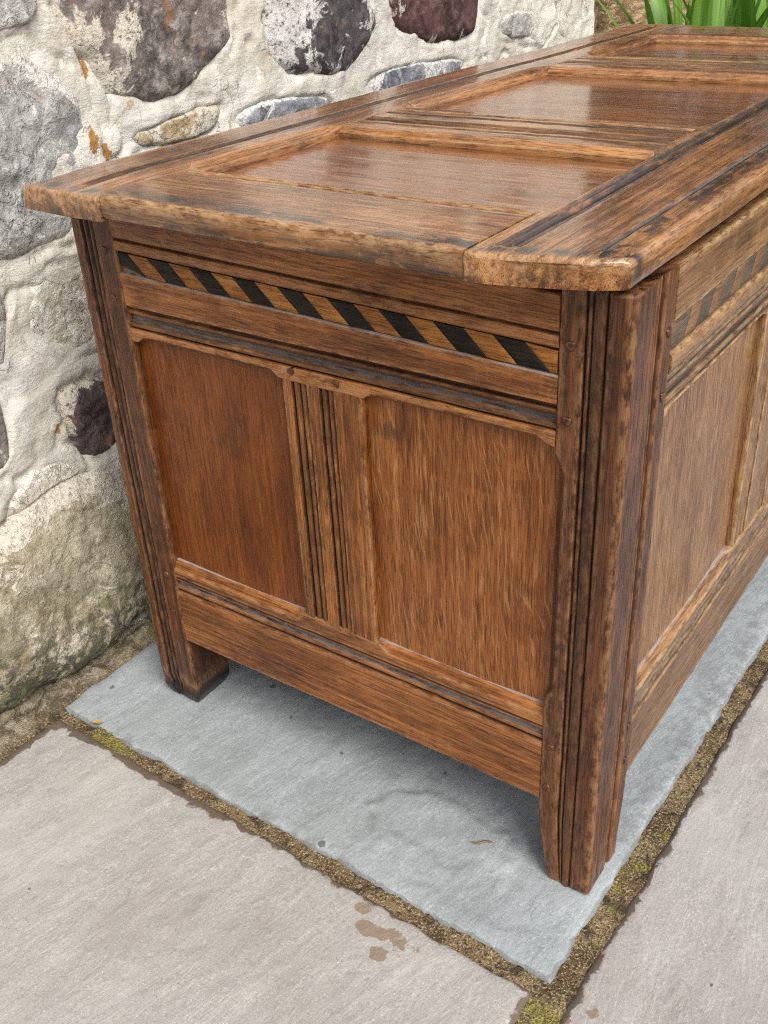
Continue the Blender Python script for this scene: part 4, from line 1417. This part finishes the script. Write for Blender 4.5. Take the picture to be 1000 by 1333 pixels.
for ya, yb in ((0.295, 0.435), (0.765, 0.900)):
    board('cross_rail', LID, M['lid'], (0.1052, ya, LZ1 - 0.0002), X, Y, Z, 0.3775, cross_prof(yb - ya), warp=lid_warp, dark=((.0262, .0350), (.042, .064), (yb - ya - .056, yb - ya - .030)), damt=0.6, wear=0.7)
board('cross_rail', LID, M['lid'], (0.1052, 1.130, LZ1 - 0.0002), X, Y, Z, 0.3775, [(0, -0.0085, .0005), (0.010, -0.001, .001), (0.03, 0, .001), (0.135, 0, .006), (0.135, -TH, .003), (0, -0.018, .001)], warp=lid_warp)


def lid_panel(a, b, seed, tilt):
    nl, nw = 110, 70
    x0, x1 = 0.088, 0.496
    XX, YY = np.meshgrid(np.linspace(x0, x1, nl), np.linspace(a - 0.012, b + 0.012, nw), indexing='ij')
    x, y = XX.ravel(), YY.ravel()
    P = np.stack([x, y, 0 * x], 1)
    top = LZ1 - 0.0125 + 0.0005 * fbm(P * np.array([5, 9, 1]) + seed, 3) + 0.0003 * fbm(P * np.array([9, 80, 1]) + seed, 2) + tilt * (y - (a + b) / 2)
    V = np.concatenate([np.stack([x, y, top], 1), np.stack([x, y, np.full(len(x), LZ1 - 0.0200)], 1)])
    N1 = nl * nw
    F = grid_faces(nl, nw) + [tuple(N1 + i for i in f[::-1]) for f in grid_faces(nl, nw)]
    border = [i * nw for i in range(nl)] + [(nl - 1) * nw + j for j in range(1, nw)] + [i * nw + nw - 1 for i in range(nl - 2, -1, -1)] + [j for j in range(nw - 2, 0, -1)]
    for i in range(len(border)):
        p, q = border[i], border[(i + 1) % len(border)]
        F.append((p, q, N1 + q, N1 + p))
    x_un = V[:, 0].copy()
    V = lid_warp(V)
    mk = np.zeros((len(V), 3))
    e = np.minimum(np.abs(V[:, 1] - a), np.abs(V[:, 1] - b))
    e = np.minimum(e, np.minimum(np.abs(x_un - 0.1048), np.abs(x_un - 0.483)))
    mk[:, 1] = 0.95 * np.exp(-(e / 0.006) ** 1.5)  # shadow line beside the rails, painted together with wax grime
    return mesh_obj('lid_panel', V, F, M['lid_panel'], LID, grain=V + nrs.uniform(-4, 4, 3), mask=mk, sharp=40)


lid_panel(*PANY[0], 3, 0.0)
lid_panel(*PANY[1], 6, 0.0)
lid_panel(*PANY[2], 9, 0.0)

# ------------------------------------------------------------------ small things on the paving
def twig():
    p = PX(628, 1097, 2, 0.008)
    d = np.array([0.9, 0.55, 0]); d /= np.linalg.norm(d)
    s = np.array([-d[1], d[0], 0])
    V = []
    n, k = 9, 6
    for i in range(n):
        t = i / (n - 1) - 0.5
        r = 0.0011 * (1.15 - abs(t) * 1.6)
        c = p + d * t * 0.024 + s * 0.0015 * math.sin(t * 7) + Z * 0.0012
        for j in range(k):
            a = j / k * 2 * math.pi
            V.append(c + s * r * 1.3 * math.cos(a) + Z * r * math.sin(a))
    o = mesh_obj('twig', np.array(V), grid_faces(n, k, wrap=True) + [tuple(range(k)), tuple(range((n - 1) * k, n * k))], M['bark_twig'], sharp=None)
    tag(o, 'tiny brown dry stalk lying on the blue-grey slab', 'twig')


twig()


def dry_leaf(px, py, ang, L, label, z0=0.004):
    p = PX(px, py, 2, z0)
    d = np.array([math.cos(ang), math.sin(ang), 0.1])
    s = np.array([-math.sin(ang), math.cos(ang), 0])
    V = []
    n = 9
    for lay in (0, 1):
        for i in range(n):
            t = i / (n - 1)
            wv = L * 0.30 * math.sin(math.pi * min(1, t * 0.92 + 0.05)) ** 0.8
            for j in (-1, -.5, 0, .5, 1):
                V.append(p + d * (t - .5) * L + s * wv * j + Z * (0.004 + 0.20 * L * (abs(j) ** 1.5) * (0.6 + 0.4 * math.sin(5 * t)) - lay * 0.0005))
    F = grid_faces(n, 5) + [tuple(45 + q for q in f[::-1]) for f in grid_faces(n, 5)]
    o = mesh_obj('dry_leaf', np.array(V), F, M['leaf_dry'], sharp=None)
    tag(o, label, 'leaf')


dry_leaf(128, 944, 0.5, 0.013, 'small curled brown leaf in the joint at the slab corner', 0.0)

# ------------------------------------------------------------------ garden beyond
def bank():
    xs = np.linspace(-3.2, 1.6, 150)
    vs = np.linspace(0, 1, 60)
    Xg, Vg = np.meshgrid(xs, vs, indexing='ij')
    x, v = Xg.ravel(), Vg.ravel()
    y = 2.55 + 0.55 * v + 0.5 * np.clip(v - 0.75, 0, 1)
    z = -0.08 + 0.98 * np.clip(v / 0.85, 0, 1) ** 0.8
    P = np.stack([x, y, z], 1)
    h = 0.10 * fbm(P * 3, 3) + 0.05 * fbm(P * 12, 4)
    V = np.stack([x, y - h, z + 0.5 * h], 1)
    o = mesh_obj('earth_bank', V, grid_faces(len(xs), len(vs)), M['bankm'], sharp=None)
    tag(o, 'rough tan earth bank beyond the end of the wall', 'bank', kind='structure')


M['bankm'] = soil_mat('tan_earth', (0.16, 0.10, 0.05), (0.34, 0.235, 0.125), (0.50, 0.38, 0.22), 0.8)
bank()


def strap_leaf(parent, base, az, L, lean, wid, mat):
    n = 14
    d = np.array([math.cos(az), math.sin(az), 0])
    s = np.array([-math.sin(az), math.cos(az), 0])
    V, GR = [], []
    pos = np.array(base, float)
    for i in range(n):
        t = i / (n - 1)
        a = lean * (0.15 + 0.5 * t + 1.1 * t ** 3)
        dirv = d * math.sin(a) + Z * math.cos(a)
        nrm = d * math.cos(a) - Z * math.sin(a)
        if i: pos = pos + dirv * L / (n - 1)
        wv = wid * (0.55 + 0.9 * t) * (1 - t ** 3.5) ** 0.9 if t < 1 else 0.0005
        wv = max(wv, 0.0006)
        for j in (-1, 0, 1):
            V.append(pos + s * wv * j * 0.5 - nrm * (0.12 * wv if j == 0 else 0))
            GR.append((t * L, wv * j * 0.5, 0))
    o = mesh_obj('leaf', np.array(V), grid_faces(n, 3), mat, parent, grain=np.array(GR) + nrs.uniform(-3, 3, 3), sharp=None)
    return o


def strap_plant(x, y, n, label, dry=0, hmin=.70, hmax=.82):
    r = empty('strap_leaved_plant', (x, y, -0.06))
    tag(r, label, 'plant', 'strap-leaved plants beyond the chest')
    for i in range(n):
        az = i / n * 2 * math.pi + rnd.uniform(-.5, .5)
        b = (x + 0.05 * math.cos(az) * rnd.random(), y + 0.05 * math.sin(az) * rnd.random(), -0.06)
        strap_leaf(r, b, az, rnd.uniform(hmin, hmax) + 0.06, rnd.uniform(.10, .50), rnd.uniform(.045, .065), M['leaf_dry'] if i < dry else M['leaf'])
    return r


strap_plant(-0.10, 2.10, 16, 'green strap-leaved plant next to the tan earth bank')
strap_plant(0.10, 1.98, 18, 'green strap-leaved plant with a dry tan leaf beyond the lid', 2)
strap_plant(0.36, 1.95, 18, 'green strap-leaved plant beyond the front corner of the chest')
strap_plant(-0.02, 1.86, 14, 'green strap-leaved plant just past the far end of the lid')
strap_plant(0.22, 2.16, 16, 'green strap-leaved plant behind the one with dry leaves')
strap_plant(0.66, 2.05, 16, 'green strap-leaved plant farthest from the stone wall')


def shrub(x, y, h, rx, nleaf, label, seed):
    rr = np.random.RandomState(seed)
    root = empty('shrub', (x, y, 0.0))
    tag(root, label, 'shrub', 'dark shrubs on the bank')
    k = 8
    V = []
    zs = np.linspace(0, h * 0.55, 8)
    for i, z in enumerate(zs):
        for j in range(k):
            a = j / k * 2 * math.pi
            V.append((x + 0.04 * (1 - i / 10) * math.cos(a) + .03 * math.sin(i), y + 0.04 * (1 - i / 10) * math.sin(a), z))
    mesh_obj('trunk', np.array(V), grid_faces(8, k, wrap=True), M['bark'], root, sharp=None)
    # clumps of leaves
    nc = 46
    cc = rr.normal(size=(nc, 3)); cc /= np.linalg.norm(cc, axis=1)[:, None]
    cc *= (rr.rand(nc, 1) ** 0.4)
    cc = cc * [rx, rx * 0.8, h * 0.42] + [x, y, h * 0.56]
    ci = rr.randint(0, nc, nleaf)
    c = cc[ci] + rr.normal(size=(nleaf, 3)) * [0.13, 0.13, 0.11]
    a = rr.normal(size=(nleaf, 3)); a /= np.linalg.norm(a, axis=1)[:, None]
    b = np.cross(a, rr.normal(size=(nleaf, 3))); b /= np.linalg.norm(b, axis=1)[:, None]
    ln = rr.uniform(.03, .055, (nleaf, 1))
    P = np.stack([c - a * ln, c + b * ln * .4, c + a * ln, c - b * ln * .4], 1).reshape(-1, 3)
    F = [(4 * i, 4 * i + 1, 4 * i + 2, 4 * i + 3) for i in range(nleaf)]
    me = mesh_obj('crown', P, F, M['shrub'], root, sharp=None, smooth=False)
    me['kind'] = 'stuff'


shrub(-1.9, 3.7, 2.6, 0.9, 7000, 'dense dark shrub rising behind the stone wall', 1)
shrub(-0.5, 3.9, 2.9, 1.0, 8000, 'tall dark shrub above the tan earth bank', 2)
shrub(0.9, 3.8, 2.5, 0.9, 7000, 'dark rounded shrub behind the strap-leaved plants', 3)
